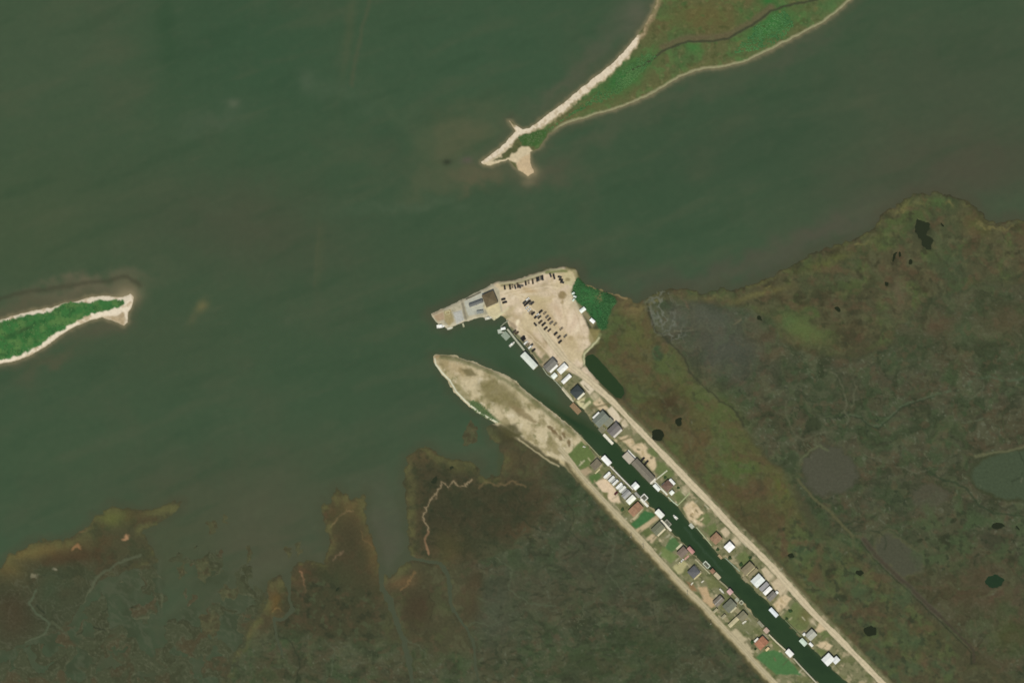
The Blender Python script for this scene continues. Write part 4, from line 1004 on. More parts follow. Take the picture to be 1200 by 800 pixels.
class MB:
    def __init__(s): s.v = []; s.f = []; s.m = []
    def add(s, vs, fs, mi=0):
        b = len(s.v); s.v += [tuple(v) for v in vs]; s.f += [tuple(b + i for i in f) for f in fs]; s.m += [mi] * len(fs); return s
    def box(s, x0, x1, y0, y1, z0, z1, mi=0):
        return s.add([(x0, y0, z0), (x1, y0, z0), (x1, y1, z0), (x0, y1, z0), (x0, y0, z1), (x1, y0, z1), (x1, y1, z1), (x0, y1, z1)],
                     [(0, 3, 2, 1), (4, 5, 6, 7), (0, 1, 5, 4), (1, 2, 6, 5), (2, 3, 7, 6), (3, 0, 4, 7)], mi)
    def taper(s, x0, x1, y0, y1, z0, z1, ix, iy, mi=0, dx=0):
        return s.add([(x0, y0, z0), (x1, y0, z0), (x1, y1, z0), (x0, y1, z0), (x0 + ix + dx, y0 + iy, z1), (x1 - ix + dx, y0 + iy, z1), (x1 - ix + dx, y1 - iy, z1), (x0 + ix + dx, y1 - iy, z1)],
                     [(0, 3, 2, 1), (4, 5, 6, 7), (0, 1, 5, 4), (1, 2, 6, 5), (2, 3, 7, 6), (3, 0, 4, 7)], mi)
    def tube(s, a, b, r, n=6, mi=0, r2=None):
        a = Vector(a); b = Vector(b); d = (b - a).normalized(); r2 = r if r2 is None else r2
        u = d.orthogonal().normalized(); w_ = d.cross(u)
        vs = [a + (u * math.cos(t) + w_ * math.sin(t)) * r for t in [6.28318 * i / n for i in range(n)]] + [b + (u * math.cos(t) + w_ * math.sin(t)) * r2 for t in [6.28318 * i / n for i in range(n)]]
        return s.add(vs, [(i, (i + 1) % n, n + (i + 1) % n, n + i) for i in range(n)] + [tuple(range(n))[::-1], tuple(range(n, 2 * n))], mi)
    def build(s, name, m, parent=None):
        me = bpy.data.meshes.new(name); me.from_pydata(s.v, [], s.f)
        for x in (m if isinstance(m, (list, tuple)) else [m]): me.materials.append(x)
        me.polygons.foreach_set("material_index", s.m); me.update()
        return link(name, me, parent)


def link(name, me, parent=None, loc=None):
    o = bpy.data.objects.new(name, me); COL.objects.link(o)
    if parent: o.parent = parent
    if loc: o.location = loc
    return o


def local_axes(px, py, ang):
    a = math.radians(ang); p0 = G(px, py, 0); p1 = G(px + math.cos(a) * 10, py + math.sin(a) * 10, 0)
    return math.atan2(p1.y - p0.y, p1.x - p0.x)


def thing(name, label, cat, px, py, z, ang=46.5, zref=None, group=None):
    """Empty on the ground (height z) under the point that shows at the pixel at height zref"""
    p = G(px, py, z if zref is None else zref)
    o = bpy.data.objects.new(name, None); COL.objects.link(o)
    o.location = (p.x, p.y, z); o.rotation_euler = (0, 0, local_axes(px, py, ang))
    return tag(o, label, cat, group)


def roof_mesh(lx, ly, z, rise, kind, ov=.35, th=.16):
    hx, hy = lx / 2, ly / 2
    if kind == 'gx':      # ridge along x
        t = [(-hx, -hy, z), (hx, -hy, z), (hx, hy, z), (-hx, hy, z), (-hx, 0, z + rise), (hx, 0, z + rise)]
        f = [(0, 1, 5, 4), (2, 3, 4, 5), (1, 2, 5), (3, 0, 4)]
    elif kind == 'gy':
        t = [(-hx, -hy, z), (hx, -hy, z), (hx, hy, z), (-hx, hy, z), (0, -hy, z + rise), (0, hy, z + rise)]
        f = [(1, 2, 5, 4), (3, 0, 4, 5), (0, 1, 4), (2, 3, 5)]
    elif kind == 'hip':
        r = max(0.3, (max(lx, ly) - min(lx, ly)) / 2)
        if lx >= ly: t = [(-hx, -hy, z), (hx, -hy, z), (hx, hy, z), (-hx, hy, z), (-r, 0, z + rise), (r, 0, z + rise)]; f = [(0, 1, 5, 4), (2, 3, 4, 5), (1, 2, 5), (3, 0, 4)]
        else: t = [(-hx, -hy, z), (hx, -hy, z), (hx, hy, z), (-hx, hy, z), (0, -r, z + rise), (0, r, z + rise)]; f = [(1, 2, 5, 4), (3, 0, 4, 5), (0, 1, 4), (2, 3, 5)]
    else:                 # shed: high side named by sign and axis
        e = {'sx+': (0, 1, 1, 0), 'sx-': (1, 0, 0, 1), 'sy+': (0, 0, 1, 1), 'sy-': (1, 1, 0, 0), 'flat': (0, 0, 0, 0)}[kind]
        t = [(x, y, z + rise * k) for (x, y), k in zip([(-hx, -hy), (hx, -hy), (hx, hy), (-hx, hy)], e)]; f = [(0, 1, 2, 3)]
    b = MB(); b.add(t, f)
    u = [(x, y, zz - th) for x, y, zz in t]
    b.add(u, [tuple(reversed(q)) for q in f])
    n = 4; k = len(t)
    b.f += [(i, k + i, k + (i + 1) % n, (i + 1) % n) for i in range(n)]; b.m += [0] * n
    return b


def wall_mesh(lx, ly, z0, z1, rise, kind):
    hx, hy = lx / 2, ly / 2; b = MB().box(-hx, hx, -hy, hy, z0, z1)
    if kind == 'gx':
        for x in (-hx, hx): b.add([(x, -hy, z1), (x, hy, z1), (x, 0, z1 + rise * .97)], [(0, 1, 2) if x > 0 else (1, 0, 2)])
    if kind == 'gy':
        for y in (-hy, hy): b.add([(-hx, y, z1), (hx, y, z1), (0, y, z1 + rise * .97)], [(0, 1, 2) if y < 0 else (1, 0, 2)])
    return b


_wf = MB().box(-.55, .55, -.04, .0, -.55, .55).v and MB()
_wf.box(-.6, .6, -.06, 0, -.6, -.5).box(-.6, .6, -.06, 0, .5, .6).box(-.6, -.5, -.06, 0, -.5, .5).box(.5, .6, -.06, 0, -.5, .5).box(-.03, .03, -.05, 0, -.5, .5)
_tmp = _wf.build("window", mat((228, 226, 216), .6)); ME_WIN = _tmp.data; bpy.data.objects.remove(_tmp)
_tmp = MB().box(-.5, .5, -.02, 0, -.5, .5).build("pane", GLASS); ME_PANE = _tmp.data; bpy.data.objects.remove(_tmp)
_tmp = MB().box(-.45, .45, -.05, 0, 0, 2.0).build("door", mat((120, 96, 76), .6)); ME_DOOR = _tmp.data; bpy.data.objects.remove(_tmp)
_tmp = MB().box(.28, .36, -.11, -.05, .95, 1.05).build("handle", mat((170, 160, 130), .3)); ME_HANDLE = _tmp.data; bpy.data.objects.remove(_tmp)
_tmp = MB().box(-.13, .13, -.13, .13, -2.6, 0).build("post", TIMBER); ME_POST = _tmp.data; bpy.data.objects.remove(_tmp)
_tmp = MB().taper(-.4, .4, -.4, .4, 0, .7, .06, .06).box(-.25, .25, -.25, .25, .7, .74).build("air_conditioner", mat((176, 176, 170), .6)); ME_AC = _tmp.data; bpy.data.objects.remove(_tmp)
_tmp = MB().tube((0, 0, -.2), (0, 0, .5), .12, 8).tube((0, 0, .5), (0, 0, .62), .2, 8).build("roof_vent", mat((150, 150, 146), .5)); ME_VENT = _tmp.data; bpy.data.objects.remove(_tmp)


def side_frames(lx, ly):
    return {'x+': (lx / 2, 0, math.pi / 2, ly), 'x-': (-lx / 2, 0, -math.pi / 2, ly), 'y+': (0, ly / 2, math.pi, lx), 'y-': (0, -ly / 2, 0, lx)}


def on_side(par, me, name, lx, ly, side, off, z):
    x, y, r, _ = side_frames(lx, ly)[side]
    o = link(name, me, par); d = Vector((off, -.004, 0)); c, n = math.cos(r), math.sin(r)
    o.location = (x + d.x * c - d.y * n, y + d.x * n + d.y * c, z); o.rotation_euler = (0, 0, r)
    return o


GZ = 1.2
_hn = 0


def house(label, px, py, lu, lv, kind, rc, wc=(226, 222, 206), up=1.0, wh=2.5, rise=None, porch=(), ang=46.5, cat='house', name='house', door='y+', cap=None, vent=True, rib=0, gz=GZ, piles=True, grain=.1):
    global _hn; _hn += 1
    rise = rise if rise is not None else (.0 if kind == 'flat' else .13 * (lv if kind == 'gx' else lu if kind == 'gy' else min(lu, lv)) if kind[0] in 'gh' else .6)
    zt = up + wh
    e = thing(name, label, cat, px, py, gz, ang, zref=gz + zt + rise * .4)
    wl, wv = lu - .8, lv - .8
    wall_mesh(wl, wv, up, zt, rise * .9, kind).build('wall', mat(wc, .8, .08), e)
    rf = roof_mesh(lu, lv, zt + .02, rise, kind).build('roof', mat(rc, .75, grain, .35, rib=rib), e)
    if cap and kind in ('gx', 'gy'):
        b = MB(); r = zt + rise
        (b.box(-lu / 2, lu / 2, -.3, .3, r - .02, r + .08) if kind == 'gx' else b.box(-.3, .3, -lv / 2, lv / 2, r - .02, r + .08))
        b.build('ridge_cap', mat(cap, .7), rf)
    if vent and lu * lv > 60:
        o = link('roof_vent', ME_VENT, rf); o.location = (lu * .2, -lv * .15, zt + rise * .55)
        a = link('air_conditioner', ME_AC, e); a.location = (-wl * .3, wv / 2 + .6, 0)
    if up > .5 and piles:
        nx, ny = max(2, round(lu / 4) + 1), max(2, round(lv / 5) + 1)
        for i in range(nx):
            for j in range(ny):
                o = link('post', ME_POST, e); o.location = (-wl / 2 + .3 + (wl - .6) * i / (nx - 1), -wv / 2 + .3 + (wv - .6) * j / (ny - 1), up)
    zc = up + 1.5
    for sd_, ln in (('x+', wv), ('x-', wv), ('y+', wl), ('y-', wl)):
        n = max(1, int(ln / 4.5))
        for i in range(n):
            off = (i + .5) / n * ln - ln / 2
            if sd_ == door and i == n // 2: continue
            w_ = on_side(e, ME_WIN, 'window', wl, wv, sd_, off, zc)
            p = link('pane', ME_PANE, w_); p.location = (0, -.003, 0)
    ln = wv if door[0] == 'x' else wl; n = max(1, int(ln / 4.5))
    d = on_side(e, ME_DOOR, 'door', wl, wv, door, (n // 2 + .5) / n * ln - ln / 2, up); link('handle', ME_HANDLE, d)
    for (sd_, dep, off, length, cov, pc) in porch:
        x, y, r, _ = side_frames(lu - .8, lv - .8)[sd_]
        pe = bpy.data.objects.new('porch', None); COL.objects.link(pe); pe.parent = e; pe.location = (x, y, 0); pe.rotation_euler = (0, 0, r)
        m = mat(pc, .8, .1)
        h2 = length / 2
        if cov:
            b = MB(); b.add([(-h2 + off, -dep - .3, zt - .55), (h2 + off, -dep - .3, zt - .55), (h2 + off, -.01, zt - .2), (-h2 + off, -.01, zt - .2)], [(0, 1, 2, 3)])
            b.add([(v[0], v[1], v[2] - .12) for v in b.v], [(3, 2, 1, 0), (0, 1, 5, 4)][:1]); b.f += [(0, 4, 5, 1), (1, 5, 6, 2), (3, 7, 4, 0)]; b.m += [0] * 3
            b.build('porch_roof', m, pe)
        dk = MB().box(-h2 + off, h2 + off, -dep, -.02, max(.15, up - .2), max(.25, up - .05))
        for xx in (-h2 + off + .1, h2 + off - .1): dk.box(xx - .07, xx + .07, -dep, -dep + .14, 0, zt - .6 if cov else up + .95)
        if not cov:
            dk.box(-h2 + off, h2 + off, -dep, -dep + .08, up + .9, up + 1.0).box(-h2 + off, h2 + off, -dep, -dep + .05, up + .4, up + .48)
        dk.build('deck', m if not cov else TIMBER, pe)
        if up > .5:
            st = MB(); ns = max(2, int(up / .2))
            for k in range(ns): st.box(h2 + off, h2 + off + .0 + .28 * (k + 1), -1.2, -.1, up - .1 - (k + 1) * up / ns, up - .1 - k * up / ns)
            st.build('stairs', TIMBER, pe)
    return e


def posts(e, spots, z, me=None):
    for x, y in spots:
        o = link('post', ME_POST, e); o.location = (x, y, z)


def boathouse(label, px, py, lu, lv, kind, rc, z=1.2, h=2.6, rise=.7, ang=46.5, name='boathouse', cat='boathouse', rib=0, deck=(176, 168, 146), panel=None):
    e = thing(name, label, cat, px, py, 0, ang, zref=z + h + rise * .4)
    rf = roof_mesh(lu, lv, z + h, rise, kind).build('roof', mat(rc, .6, .08, .35, rib=rib), e)
    b = MB().box(-lu / 2 + .3, lu / 2 - .3, lv / 2 - 1.3, lv / 2 - .2, z - .2, z).box(-lu / 2 + .3, -lu / 2 + 1.2, -lv / 2 + .3, lv / 2 - 1.3, z - .2, z).box(lu / 2 - 1.2, lu / 2 - .3, -lv / 2 + .3, lv / 2 - 1.3, z - .2, z)
    b.build('catwalk', mat(deck, .9, .2, 1.2), e)
    n = max(2, round(lu / 4) + 1)
    for i in range(n):
        for y in (-lv / 2 + .4, lv / 2 - .4):
            MBp = MB().box(-.12, .12, -.12, .12, -1.8, z + h + .1).build('post', TIMBER, e); MBp.location = (-lu / 2 + .4 + (lu - .8) * i / (n - 1), y, 0)
    m = MB().box(-lu / 2 + .3, lu / 2 - .3, -.06, .06, z + h - .25, z + h - .05); m.build('hoist_beam', TIMBER, e)
    return e


def boat_lift(label, px, py, lu, lv, col, ang=46.5, open_side='y-'):
    e = thing('boat_lift', label, 'boat lift', px, py, 0, ang, zref=1.4)
    c = mat(col, .7, .1)
    b = MB()
    for x0, x1, y0, y1 in ((-lu / 2, lu / 2, lv / 2 - 1, lv / 2), (-lu / 2, -lu / 2 + 1, -lv / 2, lv / 2 - 1), (lu / 2 - 1, lu / 2, -lv / 2, lv / 2 - 1), (-lu / 2 + 1, lu / 2 - 1, -lv / 2, -lv / 2 + .7)): b.box(x0, x1, y0, y1, 1.15, 1.4)
    b.build('frame', c, e)
    d = MB()
    for k in range(5): d.box(-lu / 2 + 1 + (lu - 2) * (k + .2) / 5, -lu / 2 + 1 + (lu - 2) * (k + .75) / 5, -lv / 2 + .7, lv / 2 - 1, .55, .7)
    d.build('cradle', mat((126, 126, 112), .8), e)
    for x in (-lu / 2 + .2, lu / 2 - .2):
        for y in (-lv / 2 + .2, lv / 2 - .2):
            p = MB().box(-.14, .14, -.14, .14, -1.6, 3.0).build('post', TIMBER, e); p.location = (x, y, 0)
    return e


def walkway(label, pl, width, rgb, z=1.45, name='walkway', cat='walkway', th=.2, pile=0, rail=False):
    p0 = G(pl[0][0], pl[0][1], z)
    e = bpy.data.objects.new(name, None); COL.objects.link(e); e.location = (p0.x, p0.y, 0); tag(e, label, cat)
    ws = [G(x, y, z) - p0 for x, y in pl]; b = MB()
    pp = []
    L_ = []
    for i, p in enumerate(ws):
        t = (ws[min(i + 1, len(ws) - 1)] - ws[max(i - 1, 0)]).normalized(); n = Vector((-t.y, t.x, 0))
        L_.append((p + n * width / 2, p - n * width / 2))
    for (a, b_), (c, d) in zip(L_[:-1], L_[1:]):
        seg = ((a + b_) / 2 - (c + d) / 2).length; k = max(1, int(seg / .9))
        for j in range(k):
            t0, t1 = j / k, (j + .94) / k
            q = [a.lerp(c, t0), a.lerp(c, t1), b_.lerp(d, t1), b_.lerp(d, t0)]
            b.add([(v.x, v.y, z) for v in q] + [(v.x, v.y, z - .06) for v in q], [(3, 2, 1, 0), (4, 5, 6, 7), (0, 1, 5, 4), (1, 2, 6, 5), (2, 3, 7, 6), (3, 0, 4, 7)])
        if pile:
            for j in range(max(1, int(seg / pile)) + 1): pp.append((a.lerp(c, j / max(1, int(seg / pile))), b_.lerp(d, j / max(1, int(seg / pile)))))
    b.build('planking', mat(rgb, .9, .12, .8), e)
    s_ = MB()
    for (a, b_), (c, d) in zip(L_[:-1], L_[1:]):
        for u, v in ((a, c), (b_, d)):
            u2 = u.lerp((a + b_) / 2, .2); v2 = v.lerp((c + d) / 2, .2); s_.tube((u2.x, u2.y, z - .17), (v2.x, v2.y, z - .17), .1, 4)
    s_.build('joists', TIMBER, e)
    if pile:
        for u, v in pp[:24]:
            for w_ in (u, v):
                o = MB().tube((0, 0, -1.8), (0, 0, z + .5), .14, 6).build('piling', TIMBER, e); o.location = (w_.x, w_.y, 0)
    return e


def deck(label, px, py, lu, lv, rgb, z=1.4, ang=46.5, name='dock', cat='dock', rail=False):
    e = thing(name, label, cat, px, py, 0, ang, zref=z)
    b = MB(); n = max(2, int(lu / .9))
    for k in range(n): b.box(-lu / 2 + lu * k / n, -lu / 2 + lu * (k + .95) / n, -lv / 2, lv / 2, z - .08, z)
    b.build('planking', mat(rgb, .9, .16, .7), e)
    MB().box(-lu / 2, lu / 2, -lv / 2 + .2, -lv / 2 + .4, z - .3, z - .09).box(-lu / 2, lu / 2, lv / 2 - .4, lv / 2 - .2, z - .3, z - .09).build('joists', TIMBER, e)
    for x in (-lu / 2 + .2, 0, lu / 2 - .2):
        for y in (-lv / 2 + .1, lv / 2 - .1):
            o = MB().tube((0, 0, -1.8), (0, 0, z + .6), .14, 6).build('piling', TIMBER, e); o.location = (x, y, 0)
    if rail:
        MB().box(-lu / 2, lu / 2, -lv / 2, -lv / 2 + .1, z + .9, z + 1.0).box(-lu / 2, lu / 2, lv / 2 - .1, lv / 2, z + .9, z + 1.0).build('railing', PALE, e)
    return e


def boat(label, px, py, ln, bw, ang, hull=(236, 236, 230), z=0.0, cabin=True, inner=(206, 204, 190), group=None):
    e = thing('boat', label, 'boat', px, py, z, ang, zref=z + .9, group=group)
    xs = [-.5, -.2, .1, .3, .43, .5]; hw = [.46, .5, .48, .36, .18, .02]
    def loop(f, zz, sh=0): return [(x * ln - sh * (x > .2), y * bw * f, zz + .25 * max(0, x) * (zz > 0)) for x, y in zip(xs, hw)] + [(x * ln - sh * (x > .2), -y * bw * f, zz + .25 * max(0, x) * (zz > 0)) for x, y in reversed(list(zip(xs, hw)))]
    a = loop(.6, -.35); b_ = loop(1, .75); c = loop(.86, .77, .25); d = loop(.84, .35, .25); n = len(a)
    m = MB(); m.add(a + b_ + c + d, [])
    for lo, hi in ((0, 1), (1, 2), (2, 3)):
        for i in range(n): m.f.append((lo * n + i, hi * n + i, hi * n + (i + 1) % n, lo * n + (i + 1) % n)); m.m.append(0)
    m.f.append(tuple(range(n))); m.m.append(0)
    m.f.append(tuple(3 * n + i for i in range(n))[::-1]); m.m.append(1)
    m.build('hull', [mat(hull, .3, .05), mat(inner, .7)], e)
    if cabin:
        MB().taper(-.12 * ln, .12 * ln, -.24 * bw, .24 * bw, .36, 1.4, .15, .08).build('console', mat((224, 222, 212), .4), e)
        MB().taper(.1 * ln, .14 * ln, -.22 * bw, .22 * bw, 1.2, 1.8, .02, .05).build('windscreen', GLASS, e)
        MB().box(-.2 * ln, .12 * ln, -.34 * bw, .34 * bw, 2.3, 2.38).build('sun_top', mat(hull, .6), e)
    MB().taper(-.56 * ln, -.5 * ln, -.25, .25, .2, 1.25, .06, .05).tube((-.53 * ln, 0, .3), (-.54 * ln, 0, -.5), .1).build('outboard_motor', DARK, e)
    return e


_tmp = MB().tube((0, -.1, 0), (0, .1, 0), .33, 12).build("wheel", RUBBER); ME_WHEEL = _tmp.data; bpy.data.objects.remove(_tmp)
_veh = {}


def veh_parts(kind, rgb):
    key = (kind, rgb)
    if key in _veh: return _veh[key]
    ln, wd = {'sedan': (4.6, 1.85), 'pickup': (5.5, 2.0), 'suv': (4.9, 2.0), 'van': (5.6, 2.1)}[kind]
    hx, hy = ln / 2, wd / 2; paint_ = mat(rgb, .3, .04, 1, .5)
    body = MB()
    body.taper(-hx, hx, -hy, hy, .28, .62, 0, 0).taper(-hx + .02, hx - .05, -hy + .01, hy - .01, .62, .92, .06, .06)
    parts = []
    if kind == 'pickup':
        body.box(-hx + .05, -.55, -hy + .04, -hy + .14, .92, 1.25).box(-hx + .05, -.55, hy - .14, hy - .04, .92, 1.25).box(-hx + .05, -hx + .13, -hy + .14, hy - .14, .92, 1.25)
        gl = MB().taper(-.5, 1.45, -hy + .1, hy - .1, .92, 1.62, .35, .12); tp = MB().taper(-.2, .85, -hy + .24, hy - .24, 1.62, 1.7, .05, .05)
    elif kind == 'sedan':
        gl = MB().taper(-1.75, 1.15, -hy + .08, hy - .08, .92, 1.4, .55, .18); tp = MB().taper(-1.15, .55, -hy + .28, hy - .28, 1.4, 1.46, .06, .06)
    elif kind == 'suv':
        gl = MB().taper(-2.3, 1.2, -hy + .06, hy - .06, .92, 1.62, .42, .14); tp = MB().taper(-1.95, .75, -hy + .2, hy - .2, 1.62, 1.7, .06, .06)
    else:
        gl = MB().taper(-2.7, 1.9, -hy + .04, hy - .04, .92, 1.95, .3, .1); tp = MB().taper(-2.45, 1.6, -hy + .14, hy - .14, 1.95, 2.05, .06, .06)
    for nm, b, m in (('body', body, paint_), ('windows', gl, GLASS), ('top_panel', tp, paint_)):
        o = b.build(nm, m); parts.append((nm, o.data, (0, 0, 0))); bpy.data.objects.remove(o)
    hl = MB().box(hx - .06, hx + .02, -.22, .22, .66, .82).build('headlight', mat((220, 220, 210), .2)); ml = hl.data; bpy.data.objects.remove(hl)
    for y in (-hy + .35, hy - .35): parts.append(('headlight', ml, (0, y, 0)))
    for x in (-hx * .62, hx * .64):
        for y in (-hy + .08, hy - .08): parts.append(('wheel', ME_WHEEL, (x, y, .33)))
    _veh[key] = parts
    return parts


def car(label, px, py, ang, kind='sedan', rgb=(48, 44, 40), group=None):
    e = thing('parked_car', label, 'car', px, py, GZ + .03, ang, zref=GZ + 1.0, group=group)
    for nm, me, loc in veh_parts(kind, rgb):
        o = link(nm, me, e); o.location = loc
    e.scale = (1.1, 1.12, 1.05)
    return e


def camper(label, px, py, ln, wd, rgb, ang=-43.5, awning=None, name='camper_trailer', cat='camper'):
    e = thing(name, label, cat, px, py, GZ, ang, zref=GZ + 3.0)
    hx, hy = ln / 2, wd / 2
    b = MB().box(-hx, hx, -hy, hy, .6, 2.6).taper(-hx, hx, -hy, hy, 2.6, 3.0, .25, .25); b.build('body', mat(rgb, .45, .06), e)
    o = MB().taper(-.5, .5, -.4, .4, 3.0, 3.25, .08, .08).build('roof_unit', mat((190, 190, 186), .5), e); o.location = (ln * .1, 0, 0)
    for s_ in (-1, 1):
        for k in (-.3, 0, .28):
            w_ = MB().box(-.45, .45, -.02, .02, 1.5, 2.2).build('window', GLASS, e); w_.location = (k * ln, s_ * (hy + .021), 0)
        for k in (-.12, .12):
            w_ = link('wheel', ME_WHEEL, e); w_.location = (k * ln * .6, s_ * (hy - .1), .33)
    MB().tube((hx, 0, .6), (hx + 1.1, 0, .5), .08).build('tow_bar', DARK, e)
    if awning:
        MB().add([(-hx * .8, -hy - 2.4, 2.2), (hx * .8, -hy - 2.4, 2.2), (hx * .8, -hy - .01, 2.6), (-hx * .8, -hy - .01, 2.6), (-hx * .8, -hy - 2.4, 2.14), (hx * .8, -hy - 2.4, 2.14), (hx * .8, -hy - .01, 2.54), (-hx * .8, -hy - .01, 2.54)],
                 [(0, 1, 2, 3), (7, 6, 5, 4), (0, 4, 5, 1), (1, 5, 6, 2), (3, 7, 4, 0)]).build('awning', mat(awning, .8), e)
        for x in (-hx * .78, hx * .78):
            o = MB().tube((0, 0, 0), (0, 0, 2.2), .05).build('awning_pole', PALE, e); o.location = (x, -hy - 2.3, 0)
    return e


def seawall(label, pl, rgb, width=.9, top=1.36):
    p0 = G(pl[0][0], pl[0][1], top)
    e = bpy.data.objects.new('seawall', None); COL.objects.link(e); e.location = (p0.x, p0.y, 0); tag(e, label, 'seawall')
    ws = [G(x, y, top) - p0 for x, y in pl]; L_ = []
    for i, p in enumerate(ws):
        t = (ws[min(i + 1, len(ws) - 1)] - ws[max(i - 1, 0)]).normalized(); n = Vector((-t.y, t.x, 0)); L_.append((p + n * width / 2, p - n * width / 2))
    cap = MB(); sh = MB()
    for (a, b_), (c, d) in zip(L_[:-1], L_[1:]):
        cap.add([(v.x, v.y, top) for v in (a, c, d, b_)] + [(v.x, v.y, top - .15) for v in (a, c, d, b_)], [(3, 2, 1, 0), (4, 5, 6, 7), (0, 1, 5, 4), (1, 2, 6, 5), (2, 3, 7, 6), (3, 0, 4, 7)])
        a2, b2, c2, d2 = a.lerp(b_, .3), a.lerp(b_, .7), c.lerp(d, .3), c.lerp(d, .7)
        sh.add([(v.x, v.y, top - .16) for v in (a2, c2, d2, b2)] + [(v.x, v.y, -1.6) for v in (a2, c2, d2, b2)], [(3, 2, 1, 0), (4, 5, 6, 7), (0, 1, 5, 4), (1, 2, 6, 5), (2, 3, 7, 6), (3, 0, 4, 7)])
    cap.build('cap', mat(rgb, .85, .12, .6), e); sh.build('sheet_piling', mat((150, 146, 126), .85), e)
    return e


def utility_pole(label, px, py, h=9):
    e = thing('utility_pole', label, 'utility pole', px, py, GZ - .6, 46.5)
    MB().tube((0, 0, -1), (0, 0, h), .22, 8, r2=.15).build('shaft', mat((196, 188, 164), .9), e)
    MB().box(-.08, .08, -1.3, 1.3, h - .9, h - .72).build('crossarm', mat((170, 160, 136), .9), e)
    for y in (-1.1, 0, 1.1):
        o = MB().tube((0, 0, 0), (0, 0, .25), .07).build('insulator', mat((150, 156, 150), .3), e); o.location = (0, y, h - .72)
    MB().tube((.3, 0, h - 2.2), (.3, 0, h - 1.2), .28, 8).build('transformer', mat((170, 172, 170), .5), e)
    return e


# leaf clumps
def leaf_mesh(spots, rr, leaf=.35, per=26):
    vs, fs, cs = [], [], []
    for (x, y, z, r, hgt, c) in spots:
        for k in range(per):
            a = rr.uniform(0, 6.283); u = math.sqrt(rr.random()) * r; zz = z + hgt * rr.uniform(.15, 1) * math.sqrt(max(0.05, 1 - (u / r) ** 2))
            cx, cy = x + math.cos(a) * u, y + math.sin(a) * u
            t = rr.uniform(0, 6.283); tl = rr.uniform(-.5, .5); s_ = leaf * rr.uniform(.7, 1.5)
            ax = Vector((math.cos(t), math.sin(t), tl)) * s_; bx = Vector((-math.sin(t), math.cos(t), rr.uniform(-.5, .5))) * s_ * .7
            p = Vector((cx, cy, zz)); b = len(vs)
            vs += [p - ax, p - bx, p + ax, p + bx]; fs.append((b, b + 1, b + 2, b + 3))
            f = rr.uniform(.8, 1.25); cs += [[q_ * f for q_ in c]] * 4
    return vs, fs, cs


M_LEAF = ground_mat("leaves", .8, .2, .15, 1.5, 0)


def leaf_object(name, spots, parent=None, leaf=.35, per=26, seed=1):
    vs, fs, cs = leaf_mesh(spots, random.Random(seed), leaf, per)
    me = bpy.data.meshes.new(name); me.from_pydata([tuple(v) for v in vs], [], fs)
    at = me.color_attributes.new("Col", 'FLOAT_COLOR', 'POINT')
    at.data.foreach_set("color", np.array([list(c) + [1] for c in cs], np.float32).ravel()); me.materials.append(M_LEAF)
    return link(name, me, parent)


def ground_z(px, py):
    i = min(len(g.xs) - 1, max(0, int(np.searchsorted(g.xs, px)))); j = min(len(g.ys) - 1, max(0, int(np.searchsorted(g.ys, py))))
    return float(H[j, i])


def thicket(name, poly, n, col, col2, rmin, rmax, hgt, seed, leaf=.45, per=22):
    rr = random.Random(seed); xs_ = [p[0] for p in poly]; ys_ = [p[1] for p in poly]; spots = []
    def inside(x, y):
        c = False
        for k in range(len(poly)):
            ax, ay = poly[k]; bx, by = poly[(k + 1) % len(poly)]
            if (ay > y) != (by > y) and x < (bx - ax) * (y - ay) / (by - ay) + ax: c = not c
        return c
    t = 0
    x0, x1, y0, y1 = max(-60, min(xs_)), min(1260, max(xs_)), max(-60, min(ys_)), max(ys_)
    while len(spots) < n and t < n * 20:
        t += 1; x, y = rr.uniform(x0, x1), rr.uniform(y0, y1)
        if not inside(x, y): continue
        k = rr.random(); nv = math.sin(x * .11 + seed) * math.sin(y * .13 + x * .05)
        if nv < -.55 and k < .8: continue
        m_ = min(1, max(0, .5 + nv * .6 + rr.uniform(-.25, .25)))
        c = [a * (1 - m_) + b * m_ for a, b in zip(L(col), L(col2))]
        z = max(0.1, ground_z(x, y)); p = G(x, y, z + .5)
        spots.append((p.x, p.y, z - .1, rr.uniform(rmin, rmax), hgt * rr.uniform(.5, 1.1), c))
    o = leaf_object(name, spots, None, leaf, per, seed); return tag(o, kind='stuff')


thicket("shrub_thicket", ISLAND_GREEN, 330, (60, 106, 57), (84, 122, 68), .7, 1.6, .7, 3)
thicket("shrub_thicket", THICKET, 260, (50, 92, 52), (66, 112, 64), .9, 1.9, 1.5, 4)
thicket("shrub_thicket", [(636, 158), (650, 146), (690, 118), (720, 92), (752, 62), (770, 66), (742, 96), (716, 116), (690, 124), (660, 140)], 420, (62, 104, 58), (84, 122, 70), .7, 1.6, .8, 5)
thicket("shrub_thicket", [(860, 62), (880, 36), (905, 18), (920, 12), (930, 30), (915, 46), (890, 58)], 330, (60, 108, 62), (80, 126, 72), .8, 1.7, .9, 6)
thicket("shrub_thicket", [(606, 160), (620, 156), (640, 152), (640, 160), (632, 168), (622, 171), (612, 170)], 80, (64, 94, 54), (86, 112, 66), .6, 1.3, .7, 8)
thicket("shrub_thicket", [(546, 468), (560, 470), (576, 485), (586, 496), (572, 491), (556, 482)], 50, (74, 100, 60), (92, 116, 70), .5, 1.2, .6, 9)


